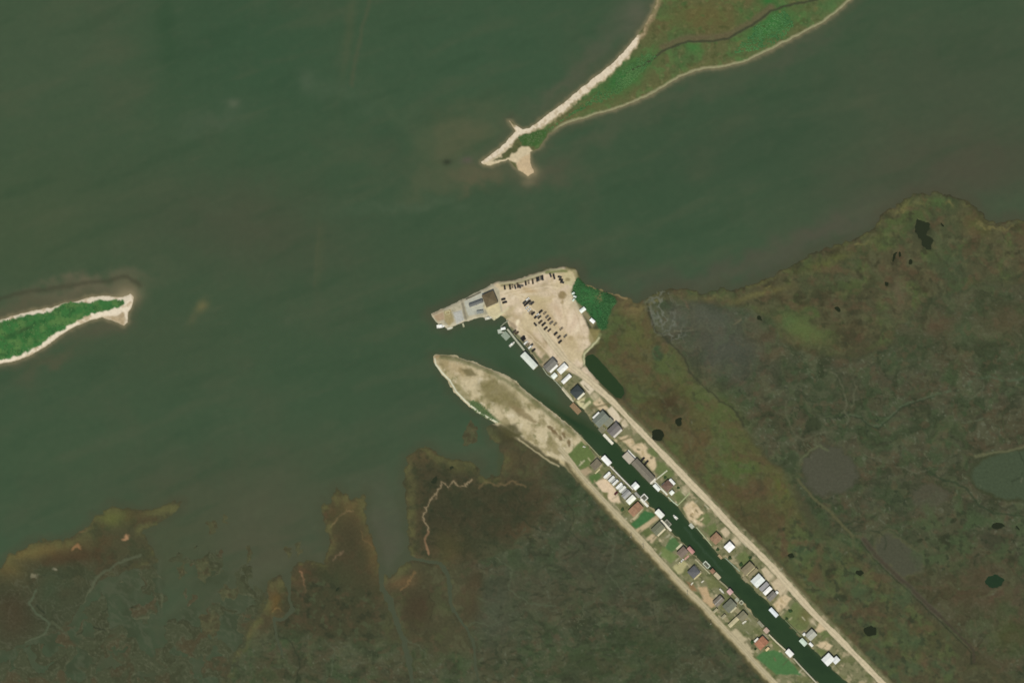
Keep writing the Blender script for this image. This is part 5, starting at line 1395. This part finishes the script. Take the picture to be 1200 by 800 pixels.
def bush(label, px, py, r, h, col, seed, name='bush', cat='bush'):
    e = thing(name, label, cat, px, py, GZ - .1, 0, zref=GZ + h * .5); rr = random.Random(seed); sp = []
    for k in range(9):
        a = rr.uniform(0, 6.28); u = rr.uniform(0, r * .65)
        f = rr.uniform(.75, 1.3); sp.append((math.cos(a) * u, math.sin(a) * u, h * .25 * rr.random(), r * rr.uniform(.35, .6), h * rr.uniform(.6, 1), [min(.8, c * f) for c in L(col)]))
    leaf_object('foliage', sp, e, .32, 40, seed)
    st = MB()
    for k in range(4):
        a = k * 1.6 + rr.random(); st.tube((0, 0, -.1), (math.cos(a) * r * .5, math.sin(a) * r * .5, h * .6), .1, 5, r2=.03)
    st.build('stem', mat((92, 80, 62), .9), e)
    return e

W = (240, 240, 234)
# ---- north-east bank, from the marina down the canal
house('grey-roofed camp beside the long white boathouse with a white lean-to', 644.8, 427.6, 9.5, 15.5, 'gy', (122, 120, 112), up=2.0, porch=[('x+', 2.6, 0, 12, True, (238, 236, 228))], cat='house', cap=(134, 132, 124))
house('white metal-roofed camp, larger of the two between grey and slate roofs', 659.2, 431.6, 7.6, 12.2, 'gy', W, up=1.0, rib=-2.0)
boathouse('small white square boathouse roof on the bank below the white camps', 649.4, 440.2, 5.6, 6.4, 'gy', (236, 242, 232), z=1.4, h=2.4, rise=.5)
house('long narrow white mobile home beside the slate-roofed house', 663.7, 443.8, 4.8, 13.2, 'gy', W, up=.8, wh=2.3, name='mobile_home', cat='mobile home', rib=2.0)
house('square dark slate hip-roofed house with cream walkway on one side', 676, 459, 11.8, 12.6, 'hip', (62, 70, 70), up=2.0, porch=[('x+', 2.2, 0, 11, True, (226, 222, 198))])
deck('brown plank boat dock beside the slate-roofed house', 674.5, 478.6, 14.5, 6.4, (146, 122, 92), z=1.5)
house('wide grey-green roofed camp with white porch strip facing the brown dock', 704, 490.8, 12.5, 17, 'gy', (118, 124, 112), up=2.0, porch=[('x-', 2.4, 1, 10, True, (240, 240, 232))], cap=(142, 148, 134), wc=(196, 200, 184))
house('low olive-grey annex joined between grey-green and mauve-grey roofs', 713.3, 494.5, 6.5, 10.5, 'sx+', (134, 136, 118), up=1.5, wh=2.4, rise=.5, name='annex', cat='annex', vent=False)
deck('square grey-brown dock platform below the grey-green camp', 705.5, 503.2, 7.6, 6.6, (128, 126, 102), z=1.5, rail=True)
house('mauve-grey roofed camp behind the white canal dock', 719.6, 503, 10.3, 14.8, 'gy', (116, 112, 108), up=2.2, porch=[('x+', 2.4, 0, 13, True, (206, 200, 190))], cap=(122, 116, 116))
deck('narrow white canal dock in front of the mauve-grey roof', 712.8, 514.4, 16, 3.2, (234, 230, 212), z=1.6)
boathouse('pale pinkish-grey boathouse with white edge at end of long grey roof', 736.3, 536.2, 12.6, 8.6, 'sy+', (184, 174, 158), z=1.4, h=2.6, rise=.5)
deck('white landing strip on the land side of the pinkish-grey boathouse', 740.2, 532.2, 13, 2.4, (240, 238, 226), z=1.6, name='landing', cat='landing')
house('very long grey-brown roofed lodge lying along the canal', 753.7, 551.2, 31.5, 9.4, 'gx', (122, 116, 102), up=1.4, wh=2.7, rise=1.3, name='lodge', cat='lodge', cap=(128, 122, 108), porch=[('x+', 2.6, 0, 8, False, (216, 212, 200))])
walkway('straight pale walkway running from canal to road past the long lodge', [(762, 566.8), (772, 559), (782, 551)], 1.5, (204, 204, 178), z=1.5)
deck('white striped landing at the end of the long lodge', 766, 562.3, 3.4, 7, (232, 230, 220), z=1.9, name='landing', cat='landing')
house('square brown-roofed house ringed by white decks', 782, 569, 9.8, 10.8, 'hip', (114, 92, 78), up=1.4, porch=[('x-', 1.4, 2, 5, False, (232, 228, 212))], vent=True)
house('small white shed on the road side of the square brown roof', 787.6, 564.4, 8.4, 3.6, 'gx', W, up=.3, wh=2.2, rise=.5, name='shed', cat='shed', vent=False, piles=False, door='y+')
house('small white shed below the square brown roof by the lawn', 787.2, 577, 4.6, 5, 'gy', (238, 242, 232), up=.3, wh=2.2, rise=.5, name='shed', cat='shed', vent=False, piles=False)
boathouse('white boathouse in the canal beside the square brown-roofed house', 769.6, 571, 9.4, 4.2, 'gx', (236, 240, 232), h=2.4, rise=.5)
walkway('white bankside walkway in front of the square brown-roofed house', [(767, 564), (773, 570.5), (782, 579.5)], 1.8, (228, 228, 212), z=1.5)
walkway('pale fence-side walk bounding the green lawn corner below the brown-roofed house', [(795, 591), (801, 585), (808.5, 577)], 1.2, (168, 178, 132), z=1.3, name='garden_path', cat='path')
deck('small grey floating dock beside the rubble yard', 810.4, 616, 6.2, 4.2, (186, 188, 172), z=1.0)
house('reddish-brown roofed house beside the pure white roof', 839, 630.6, 10.4, 10.8, 'gy', (152, 122, 96), up=1.2, rise=.8, grain=.2)
house('brilliant white square-roofed house beside the reddish-brown roof', 854.8, 640.6, 9.3, 9.5, 'gy', (252, 250, 248), up=2.2, wc=(236, 234, 228), rise=.6)
deck('little brown dock below the white square roof', 844, 652, 6, 3, (170, 150, 116), z=1.5)
house('tan-roofed camp with cream side strip, next to big white roof', 876.2, 665.6, 8.8, 14.6, 'gy', (134, 124, 98), up=1.6, rise=.8, porch=[('x+', 1.6, 0, 13, False, (196, 188, 150))])
house('narrow khaki-roofed annex between tan camp and big white roof', 882.5, 671, 4, 13.5, 'sx+', (148, 138, 106), up=1.2, wh=2.2, rise=.4, name='annex', cat='annex', vent=False)
deck('small tan dock at the corner of the tan-roofed camp', 873.5, 678.6, 7, 4.4, (146, 138, 108), z=1.5)
house('big white ribbed-roof camp over the canal bank', 888, 680, 11, 13, 'gy', (226, 231, 226), up=1.6, rise=1.0, rib=-1.2, wc=(214, 218, 212))
house('grey lean-to roof between the two white roofs', 895.4, 687, 5, 12, 'sx-', (152, 150, 150), up=1.4, wh=2.4, rise=.5, name='annex', cat='annex', vent=False)
house('long bright white roofed unit beside the grey lean-to', 899.4, 691.8, 4.8, 11, 'gy', (252, 250, 246), up=1.4, wh=2.7, rise=.5, vent=False, rib=-1)
house('dark grey roofed camp at the end of the white roofs', 904.2, 698.2, 7, 11, 'gy', (124, 120, 112), up=1.4, rise=.9, cap=(140, 136, 128))
house('tiny white shed on the road side of the dark grey roof', 910.2, 694, 3.4, 3.4, 'gy', W, up=.2, wh=2, rise=.4, name='shed', cat='shed', vent=False, piles=False)
boathouse('bluish-white boathouse standing alone at the sandy plot', 906.6, 717.2, 12.2, 4.6, 'gx', (226, 234, 236), h=2.6, rise=.5)
house('light grey gabled house with small white sheds at its corners', 950.5, 743.6, 9.3, 10.6, 'gy', (178, 178, 164), up=1.6, cap=(196, 196, 184), rib=-1.4)
boathouse('pale green-white boathouse below the light grey gabled house', 941.3, 752, 9, 5.4, 'gx', (206, 222, 204), h=2.5, rise=.5)
house('small white canal shed beside the pale green-white boathouse', 950.4, 754.8, 5.4, 3, 'gx', W, up=.4, wh=2, rise=.4, name='shed', cat='shed', vent=False)
house('tiny white shed at the upstream corner of the light grey house', 942.3, 742.8, 3, 3.2, 'gy', W, up=.3, wh=2, rise=.4, name='shed', cat='shed', vent=False)
house('large white-roofed camp farthest down the north-east bank', 970.4, 772.2, 10.5, 11.5, 'gy', (232, 234, 230), up=1.8, rise=.9)
house('white-roofed wing on the road side of the farthest white camp', 979.6, 773, 6.6, 7.6, 'gy', (224, 226, 224), up=1.6, rise=.6, name='annex', cat='annex', vent=False)
seawall('weathered grey seawall below the grey roofs by the long white boathouse', [(636, 431), (641, 438.5), (649, 444.5), (658, 454.5)], (168, 174, 150))
seawall('cream seawall below the slate-roofed house', [(658.5, 455), (664, 462), (672, 470.5)], (206, 198, 170), 1.6)
seawall('pale green seawall along the lawn below the brown-roofed house', [(783, 582), (789, 588), (794.5, 592)], (196, 206, 178), 1.1)
seawall('pale seawall below the reddish-brown roofed house', [(816, 617.5), (825, 628), (834, 639)], (174, 180, 142), 1.1)
seawall('grey-green seawall beside the two bushes', [(850, 653.5), (862, 664.5), (867, 669)], (150, 164, 140), 1.1)
seawall('dull olive seawall along the long empty lawn', [(920, 726), (930, 736), (940, 746.5)], (118, 128, 92), .9)

# ---- south-west bank
seawall('thin pale seawall in front of the large square lawn', [(678, 508.5), (690, 521), (702, 534)], (150, 152, 118), 1.0)
house('flat brown-grey roofed camp behind the first white boathouse', 698.3, 544, 8.6, 11.6, 'flat', (118, 110, 92), up=1.0, wh=2.4, door='y-', grain=.16)
boathouse('bright white boathouse nearest the sand spit', 710.6, 539.4, 12.4, 6.2, 'gx', (246, 246, 242), h=2.6, rise=.6)
walkway('long thin white walkway along the canal past the campers', [(714.5, 545.5), (728, 559.5), (742, 573.5)], 1.4, (222, 218, 206), z=1.5)
deck('narrow cream boat trailer ramp on the lawn by the brown-grey roof', 700.3, 552, 1.4, 8, (206, 196, 156), z=1.35, name='ramp', cat='ramp')
for k, (x, y, c, aw, ln) in enumerate([(711.2, 556.2, W, (196, 190, 176), 9.5), (716.4, 560.6, (222, 222, 214), (170, 172, 166), 8.5), (721, 565, (228, 228, 220), None, 8.5), (725.4, 568.8, W, (188, 190, 184), 9), (729.4, 572.8, (226, 226, 216), (150, 152, 148), 9.5)]):
    camper(['white camper at the upstream end of the camper row', 'greyish white camper with pale awning, second from the row\'s upstream end', 'white camper without awning in the middle of the camper row',
            'bright white camper just beyond the middle of the camper row', 'cream-white camper next to the grey shed roof'][k], x, y, ln, 3, c, awning=aw)
house('light grey shed roof between camper row and cream-white house', 734, 579, 6.4, 10.8, 'gy', (160, 160, 156), up=.4, wh=2.5, rise=1.1, name='shed', cat='shed', door='y-', vent=False)
house('cream-white roofed cottage beside the terracotta roof', 739.4, 585.2, 6.6, 11, 'gy', (240, 240, 226), up=.9, door='y-', rise=.7)
boathouse('white-and-grey gabled boathouse opposite the long lodge', 744.6, 569.2, 7.6, 7, 'gy', (236, 240, 236), h=2.4, rise=1.0)
deck('grey plank dock between the gabled boathouse and white boat lift', 746.8, 579.6, 8, 3, (156, 156, 146), z=1.4)
boat_lift('white-framed square boat lift beside the terracotta-roofed house', 754.8, 583, 7.4, 7.2, (230, 230, 220))
deck('white dock strip in front of the terracotta-roofed house', 755.2, 588.8, 12.4, 2.8, (236, 234, 220), z=1.5)
house('terracotta-roofed house beside the bright green lawn', 744.9, 596.4, 9.8, 16, 'gx', (154, 120, 94), up=1.0, rise=1.1, door='y-', grain=.2)
boathouse('large white boathouse opposite the drifting white motorboat', 773, 601.8, 10.6, 6.6, 'gx', (238, 240, 230), h=2.7, rise=.5)
house('olive-grey roofed camp behind the white dock strip', 771, 619, 10, 14, 'gy', (114, 116, 94), up=1.0, rise=1.0, door='y-', porch=[('x+', 2.0, 0, 12, True, (208, 198, 166))], cap=(120, 122, 100))
deck('long white dock strip before the olive-grey camp', 780.6, 615.4, 17.5, 2.3, (234, 230, 210), z=1.5)
boat_lift('weathered grey boat lift beside the olive-grey camp', 782.6, 612.6, 8.4, 4.8, (150, 150, 134))
deck('narrow cream walk at the edge of the second green lawn', 796, 640, 2.4, 9, (206, 202, 170), z=1.35, name='landing', cat='landing')
house('mauve-brown roofed cabin behind the pink dock', 799.8, 646.8, 9, 11, 'gy', (126, 112, 100), up=1.0, rise=.8, door='y-', wc=(206, 170, 160))
boathouse('pink-roofed dock house by the mauve-brown cabin', 809.6, 644.4, 9, 4.4, 'gx', (192, 142, 134), h=2.3, rise=.6)
deck('small pink deck strip at the side of the mauve-brown cabin', 804.8, 653, 2.2, 7, (192, 152, 138), z=1.6, name='deck', cat='deck')
house('square blue-grey hip roof with cream walks', 813, 670, 11, 11, 'hip', (98, 98, 100), up=1.4, door='y-', porch=[('y+', 1.6, 0, 10, False, (190, 184, 150)), ('x+', 1.6, 0, 11, False, (204, 194, 154))])
boat_lift('pale green-white boat lift below the blue-grey hip roof', 828, 661.4, 8.6, 5, (206, 214, 196))
boathouse('small reddish boathouse beside cluttered white dock', 835, 668.8, 5, 4.6, 'gx', (146, 112, 90), h=2.2, rise=.5)
deck('cluttered pale dock between reddish and pink boathouses', 840.6, 674.6, 8.6, 4.6, (192, 180, 150), z=1.5)
boathouse('small pink-and-white boathouse jutting into the canal', 855.4, 693, 6, 5.6, 'gx', (204, 168, 164), h=2.4, rise=.9)
house('brown-grey roofed camp with pale patch, beside the wide olive-grey roof', 842, 704, 8, 12, 'gy', (128, 120, 106), up=1.0, rise=.9, door='y-', grain=.2, cap=(176, 174, 168))
house('wide olive-grey roofed camp in the cluttered lower plots', 855, 709.4, 11, 13.4, 'gy', (114, 116, 100), up=1.0, rise=1.1, door='y-', porch=[('x+', 1.8, 0, 9, True, (190, 184, 152))])
deck('small grey-green dock box just below the pink-and-white boathouse', 863.6, 702.4, 4.4, 4, (166, 170, 150), z=1.5)
boat_lift('little square pale boat lift below the grey-green dock box', 868.8, 705.6, 4.6, 4.4, (178, 182, 156))
house('olive-tan roofed camp beside the wide olive-grey one', 870.2, 721.6, 8.8, 10, 'gy', (128, 124, 100), up=1.0, rise=.8, door='y-')
house('cream-roofed mobile home end-on to the shell road', 859.5, 728.6, 4.8, 14, 'gy', (192, 182, 146), up=.7, wh=2.3, rise=.5, name='mobile_home', cat='mobile home', door='x-')
house('terracotta-orange roofed house with white side porch, farthest down its bank', 892.4, 753, 10.4, 13.4, 'gx', (164, 116, 90), up=1.2, rise=1.2, door='y-', porch=[('x-', 2.8, 2, 6, True, (240, 236, 222))], cap=(186, 134, 106), grain=.2)
house('tiny cream shed on the lawn side of the terracotta-orange house', 899.2, 760, 2.8, 5, 'gy', (216, 194, 150), up=.2, wh=2, rise=.4, name='shed', cat='shed', vent=False, piles=False, door='y-')
deck('pinkish-grey landing deck above the terracotta-orange house', 898, 738.4, 6, 5.4, (192, 168, 152), z=1.5)
deck('grey weathered landing beside the pinkish-grey deck', 891.5, 731, 9, 3.6, (146, 144, 122), z=1.5)
walkway('straight cream canal walkway running down to the last white boathouse', [(901, 743), (910, 752), (920.5, 761.5)], 1.5, (212, 204, 174), z=1.5)
boathouse('white square boathouse at the end of the cream canal walkway', 925.2, 764.8, 8.8, 6.2, 'gx', W, h=2.5, rise=.4)
walkway('pale canal walkway continuing beyond the last white boathouse', [(930, 771), (938, 780), (960, 803)], 1.4, (190, 184, 160), z=1.5)
walkway('dull grey bank walkway below the blue-grey hip roof', [(815, 655), (824, 664), (832, 672)], 1.4, (176, 172, 140), z=1.45)
walkway('grey bank walkway between the two pink docks and boathouse', [(843, 680), (850, 686), (858, 694), (866, 702)], 1.6, (150, 146, 116), z=1.45)
house('small grey shed on the plot behind the cluttered dock', 848, 722, 3.4, 6, 'gy', (160, 154, 124), up=.2, wh=2, rise=.4, name='shed', cat='shed', vent=False, piles=False, door='y-')
house('small khaki shed by the road below the brown-grey camp', 838.4, 715, 3, 6, 'gy', (168, 160, 128), up=.2, wh=2, rise=.4, name='shed', cat='shed', vent=False, piles=False, door='y-')
boat('pale green-white skiff moored below the grey dock boxes', 875, 715.6, 8, 2.8, 46.5, (196, 204, 184), cabin=False)
boat('grey-green skiff lying near the pink-and-white boathouse', 846, 692.4, 8, 2.4, 46.5, (150, 156, 138), z=GZ + .3, cabin=False)
boat('small white skiff on the tidy lawn corner by the canal', 684.6, 523.4, 3.6, 1.6, 10, (226, 226, 216), z=GZ + .3, cabin=False)
boat('white boat on trailer standing on the plot near blue-grey hip roof', 823.4, 681, 4.2, 1.8, -40, (222, 212, 182), z=GZ + .3, cabin=False)
boat('cream boat parked beside the blue-grey hip roof by the road', 811, 683.4, 4.4, 1.8, -50, (206, 198, 166), z=GZ + .3, cabin=False)
boat('small white boat lying in the yard of the olive-tan camp', 872.4, 728.6, 6, 2.2, -35, (224, 222, 206), z=GZ + .3, cabin=False)
car('pale yellow car parked below the mauve-brown cabin', 796.4, 658.6, -48, 'sedan', (214, 206, 160))
car('white car parked beside the pale yellow one', 799.2, 656.6, -48, 'sedan', (232, 230, 220))
car('dark red car parked beside the camper row', 722, 577.6, -45, 'suv', (92, 40, 36))
boat('white motorboat moored in the middle of the canal', 791.4, 605.6, 7, 2.8, 226.5, (246, 246, 240))

# ---- marina point and public dock
house('square brown-roofed marina building at the base of the point', 573.8, 350, 15, 16, 'hip', (104, 92, 68), up=1.0, wh=3.2, rise=2.2, ang=-24, wc=(200, 194, 172), name='marina_building', cat='building', door='x+', piles=False)
house('long narrow dark grey roof on the marina slab', 557.6, 355.2, 17, 4.4, 'gx', (108, 110, 108), up=.3, wh=2.6, rise=.7, ang=-20, name='shed', cat='shed', vent=False, piles=False, door='y-')
house('small flat grey roof on the marina slab by the channel', 562.4, 365.6, 8, 3.6, 'flat', (140, 144, 138), up=.2, wh=2.4, ang=-10, name='shed', cat='shed', vent=False, piles=False, door='y-')
deck('raised pale grey concrete slab across the marina point', 537.4, 371, 7.4, 11.4, (186, 186, 178), z=1.6, ang=-18, name='slab', cat='slab')
boat_lift('pale square bait-tank frame near the tip of the point', 524.6, 366.2, 6, 4.6, (190, 182, 142), ang=-18)
deck('small finger pier on the channel side of the point', 543, 380.8, 2, 5, (176, 176, 146), z=1.2, ang=-18, name='pier', cat='pier')
boat('white cabin boat moored at the tip of the point', 516.8, 382, 10.5, 4.2, -8, (252, 252, 248), inner=(236, 236, 230))
boat('cream boat moored beside the white cabin boat at the point', 527.4, 384.4, 7.4, 3, -14, (222, 218, 186), cabin=False)
boat('white boat tied along the marina bank below the brown roof', 572.4, 372.6, 8.6, 3.2, -14, (222, 222, 206))
boat('brown work boat tied beside the white boat below the brown roof', 578.8, 371.2, 6, 2.2, 50, (104, 90, 72), cabin=False)
walkway('grey fence-line walk along the north edge of the marina slab', [(546, 350.8), (556, 346.4), (563.5, 342.6)], .7, (98, 92, 74), z=1.9, name='fence', cat='fence')
walkway('straight grey pier from the parking lot down to the long white boathouse', [(594.5, 385.5), (604, 397.5), (614.5, 410.5)], 2.2, (178, 180, 158), z=1.5, name='pier', cat='pier', pile=5)
walkway('thin grey gangway from the bank out to the cluttered float', [(595.6, 375.5), (590.5, 379), (586.5, 383)], 1.2, (150, 154, 132), z=1.4, name='gangway', cat='gangway')
deck('grey float at the head of the pier', 592.6, 393.4, 9.5, 7.4, (148, 160, 142), z=.9)
house('little white bait shed on the grey float', 589.6, 384.8, 5.6, 3, 'gx', (244, 246, 240), up=.2, wh=2, rise=.4, ang=-12, gz=1.0, name='shed', cat='shed', vent=False, piles=False, door='y-')
deck('smaller pale float beside the white bait shed', 585.6, 388.2, 4.6, 5, (186, 194, 178), z=.9, ang=-12)
boat('white skiff moored alongside the grey float', 590.2, 390, 4, 1.7, 40, (226, 230, 222), cabin=False)
boat('white motorboat moored off the straight grey pier', 600, 403.2, 8.4, 2.8, -42, (240, 242, 236))
boathouse('very long white roofed boathouse at the end of the grey pier', 620, 422.4, 23, 7.6, 'gx', (220, 226, 214), h=3.0, rise=.6, rib=.8)
house('white shed with dark doorway at the edge of the green thicket', 682.7, 363, 7.4, 4.6, 'gx', (240, 246, 238), up=.2, wh=2.6, rise=.7, ang=-38, name='shed', cat='shed', vent=False, piles=False, door='x+')
house('plain white shed, farther from the water at the thicket edge', 694.2, 375.8, 6.4, 4, 'gx', (250, 252, 248), up=.2, wh=2.4, rise=.5, ang=42, name='shed', cat='shed', vent=False, piles=False, door='y-')
camper('small white trailer nearest the shore at the thicket edge', 671.6, 343.4, 3.6, 2, (226, 240, 228), ang=-30)
camper('small white trailer between two others at the thicket edge', 673.4, 347.2, 3.6, 2, (230, 242, 232), ang=20)
camper('small white trailer farthest inland of three at the thicket edge', 672, 351.2, 3.4, 2, (222, 238, 224), ang=-60)

# ---- cars
BK = (44, 40, 34); BR = (84, 70, 52); GY = (120, 112, 98); DG = (62, 60, 54); WH = (232, 230, 222); TN = (150, 134, 108)
ORD = ['first', 'second', 'third', 'fourth', 'fifth', 'sixth', 'seventh', 'eighth', 'ninth', 'tenth', 'eleventh', 'twelfth', 'thirteenth', 'fourteenth', 'fifteenth', 'sixteenth']
CN = {BK: 'black', BR: 'brown', GY: 'grey', DG: 'dark grey', WH: 'white', TN: 'tan'}


def row(fmt, group, items, ang):
    for k, it in enumerate(items):
        x, y, kd, c = it[:4]
        car(fmt.format(CN[c] + ' ' + {'suv': 'SUV'}.get(kd, kd), ORD[k]), x, y, it[4] if len(it) > 4 else ang, kd, c, group)


row('{0}, {1} from the brown marina roof in the row along the north shore', 'cars along the north shore',
    [(591.4, 336.8, 'suv', BK), (597.6, 336.2, 'pickup', BK), (600.4, 335.4, 'sedan', TN), (603.6, 336.2, 'sedan', DG, 75), (606.6, 334.6, 'pickup', BR), (608.8, 335.6, 'sedan', DG, 60), (611, 334.8, 'sedan', GY, 0), (616, 331.8, 'suv', BK), (619.4, 330.6, 'sedan', TN),
     (624.2, 330, 'pickup', BR), (629.2, 327.4, 'suv', BK), (631.2, 326.8, 'sedan', DG), (633.8, 326, 'sedan', GY), (635.8, 325.6, 'pickup', BK)], 82)
car('large black van at the thicket end of the north shore row', 649.2, 324.2, 76, 'van', (34, 30, 24), 'cars along the north shore')
car('small dark grey car just before the large black van', 645, 322.4, 70, 'sedan', DG, 'cars along the north shore')
row('{0}, {1} from the shore in the short column by the tan turnaround', 'cars in the short column', [(655.8, 324.4, 'sedan', DG), (657.2, 327.8, 'suv', BK), (658.6, 330.8, 'sedan', DG)], 10)
row('{0}, {1} from the shore of the pair facing the marina building', 'cars by the marina building', [(589.8, 350.6, 'suv', BK), (591.4, 354.2, 'pickup', BK)], -16)
row('{0}, {1} from the marina in the cluster heading the central lot', 'cars heading the central lot', [(614.6, 354.2, 'suv', DG), (616.4, 356.6, 'pickup', BK), (619.6, 353.4, 'suv', BK), (621.6, 355.2, 'sedan', GY), (623.6, 355.2, 'suv', DG)], -43)
car('white SUV behind the cluster heading the central lot', 618.2, 350.6, -43, 'suv', WH)
row('{0}, {1} in the pale group just below the cluster heading the lot', 'pale cars in the central lot', [(617.6, 360.6, 'sedan', WH), (620, 363.4, 'sedan', (196, 190, 178) if False else WH), (622, 366, 'suv', TN)], -43)
row('{0}, {1} from the north in the front row beside the lot lane', 'cars in the front row of the central lot',
    [(624.6, 367.2, 'suv', BK), (628.2, 371, 'pickup', BK), (629.6, 369, 'sedan', WH), (632, 371.6, 'sedan', DG), (633.2, 377.2, 'pickup', BR), (637.1, 379.8, 'pickup', BK), (639.4, 384.6, 'suv', BK), (643.6, 386.8, 'sedan', BR),
     (651.1, 390.8, 'suv', BK), (655, 394.8, 'sedan', DG), (656.2, 400.4, 'suv', BK)], -43)
row('{0}, {1} from the north in the back row away from the lane', 'cars in the back row of the central lot',
    [(633.6, 365, 'suv', BK), (638.4, 366.8, 'sedan', TN), (641, 371, 'sedan', GY), (643.4, 374, 'sedan', BR), (646, 378, 'suv', GY), (650.6, 379.6, 'sedan', TN), (657.6, 385.2, 'sedan', TN), (662.4, 393.6, 'sedan', GY)], -43)
car('black car parked across the lane from the front row', 627.2, 380, 50, 'sedan', BK)
row('small dark {0}, {1} from the sand pile in the canal-side row', 'cars along the canal side of the lot',
    [(603, 388.2, 'sedan', BR), (605.6, 390.2, 'suv', BR), (612.6, 395.6, 'van', BK), (614, 397.8, 'suv', BK), (622.6, 404.4, 'sedan', DG), (625.2, 410.2, 'suv', BK)], -43)
row('{0}, {1} of the white vehicles in the canal-side row', 'white vehicles on the canal side', [(616.2, 401.6, 'van', WH), (621.4, 406.6, 'van', WH), (618.6, 403.6, 'sedan', TN)], -43)
row('{0}, {1} from the camper end of the pair beside the long lodge', 'cars beside the long lodge', [(753.4, 537.7, 'suv', (44, 40, 34)), (757.6, 541.6, 'pickup', (44, 40, 34))], -50)

# ---- poles and shrubs
for lab, x, y in (('utility pole on the shell road verge opposite the terracotta-roofed house', 740.2, 629.6), ('utility pole on the shell road verge opposite the olive-grey camp', 754.4, 642), ('utility pole on the verge opposite the square blue-grey hip roof', 806.2, 696.6), ('utility pole on the verge below the cream mobile home', 833.8, 731.4)):
    utility_pole(lab, x, y)
DGN = (58, 82, 46)
for k, (lab, x, y, r, h) in enumerate([('round dark green bush near the white square roof by the seawall', 855, 653.4, 2.6, 2.4), ('round dark bush beside the tan-roofed camp at the seawall', 867.6, 661.4, 3.0, 2.8),
        ('low bush in the gap between reddish-brown and white roofs', 841, 643.5, 2.0, 1.5), ('small bush squeezed between khaki annex and big white roof', 881, 674, 1.8, 1.8), ('bush near the road above the tan-roofed camp', 879, 653, 2.0, 1.6),
        ('dark bush by the canal on the empty lawn below the sandy plot', 926, 716, 2.6, 2.0), ('dark bush touching the water near the bluish-white boathouse', 922, 724.6, 2.0, 1.6), ('dark bush beside the terracotta-orange house near the shell road', 881.4, 752, 2.6, 2.2),
        ('small dark bush at the road corner of the terracotta-orange house', 885, 760.6, 2.0, 1.8), ('brownish bush beside the white shed by the square brown roof', 795.2, 571.4, 1.8, 1.6), ('green bush on the lawn side of the long lodge walkway', 779.4, 559.2, 1.8, 1.6),
        ('bushy clump in the yard by the terracotta house and shell road', 729.6, 596.4, 2.4, 1.8)]):
    bush(lab, x, y, r, h, DGN, 20 + k)
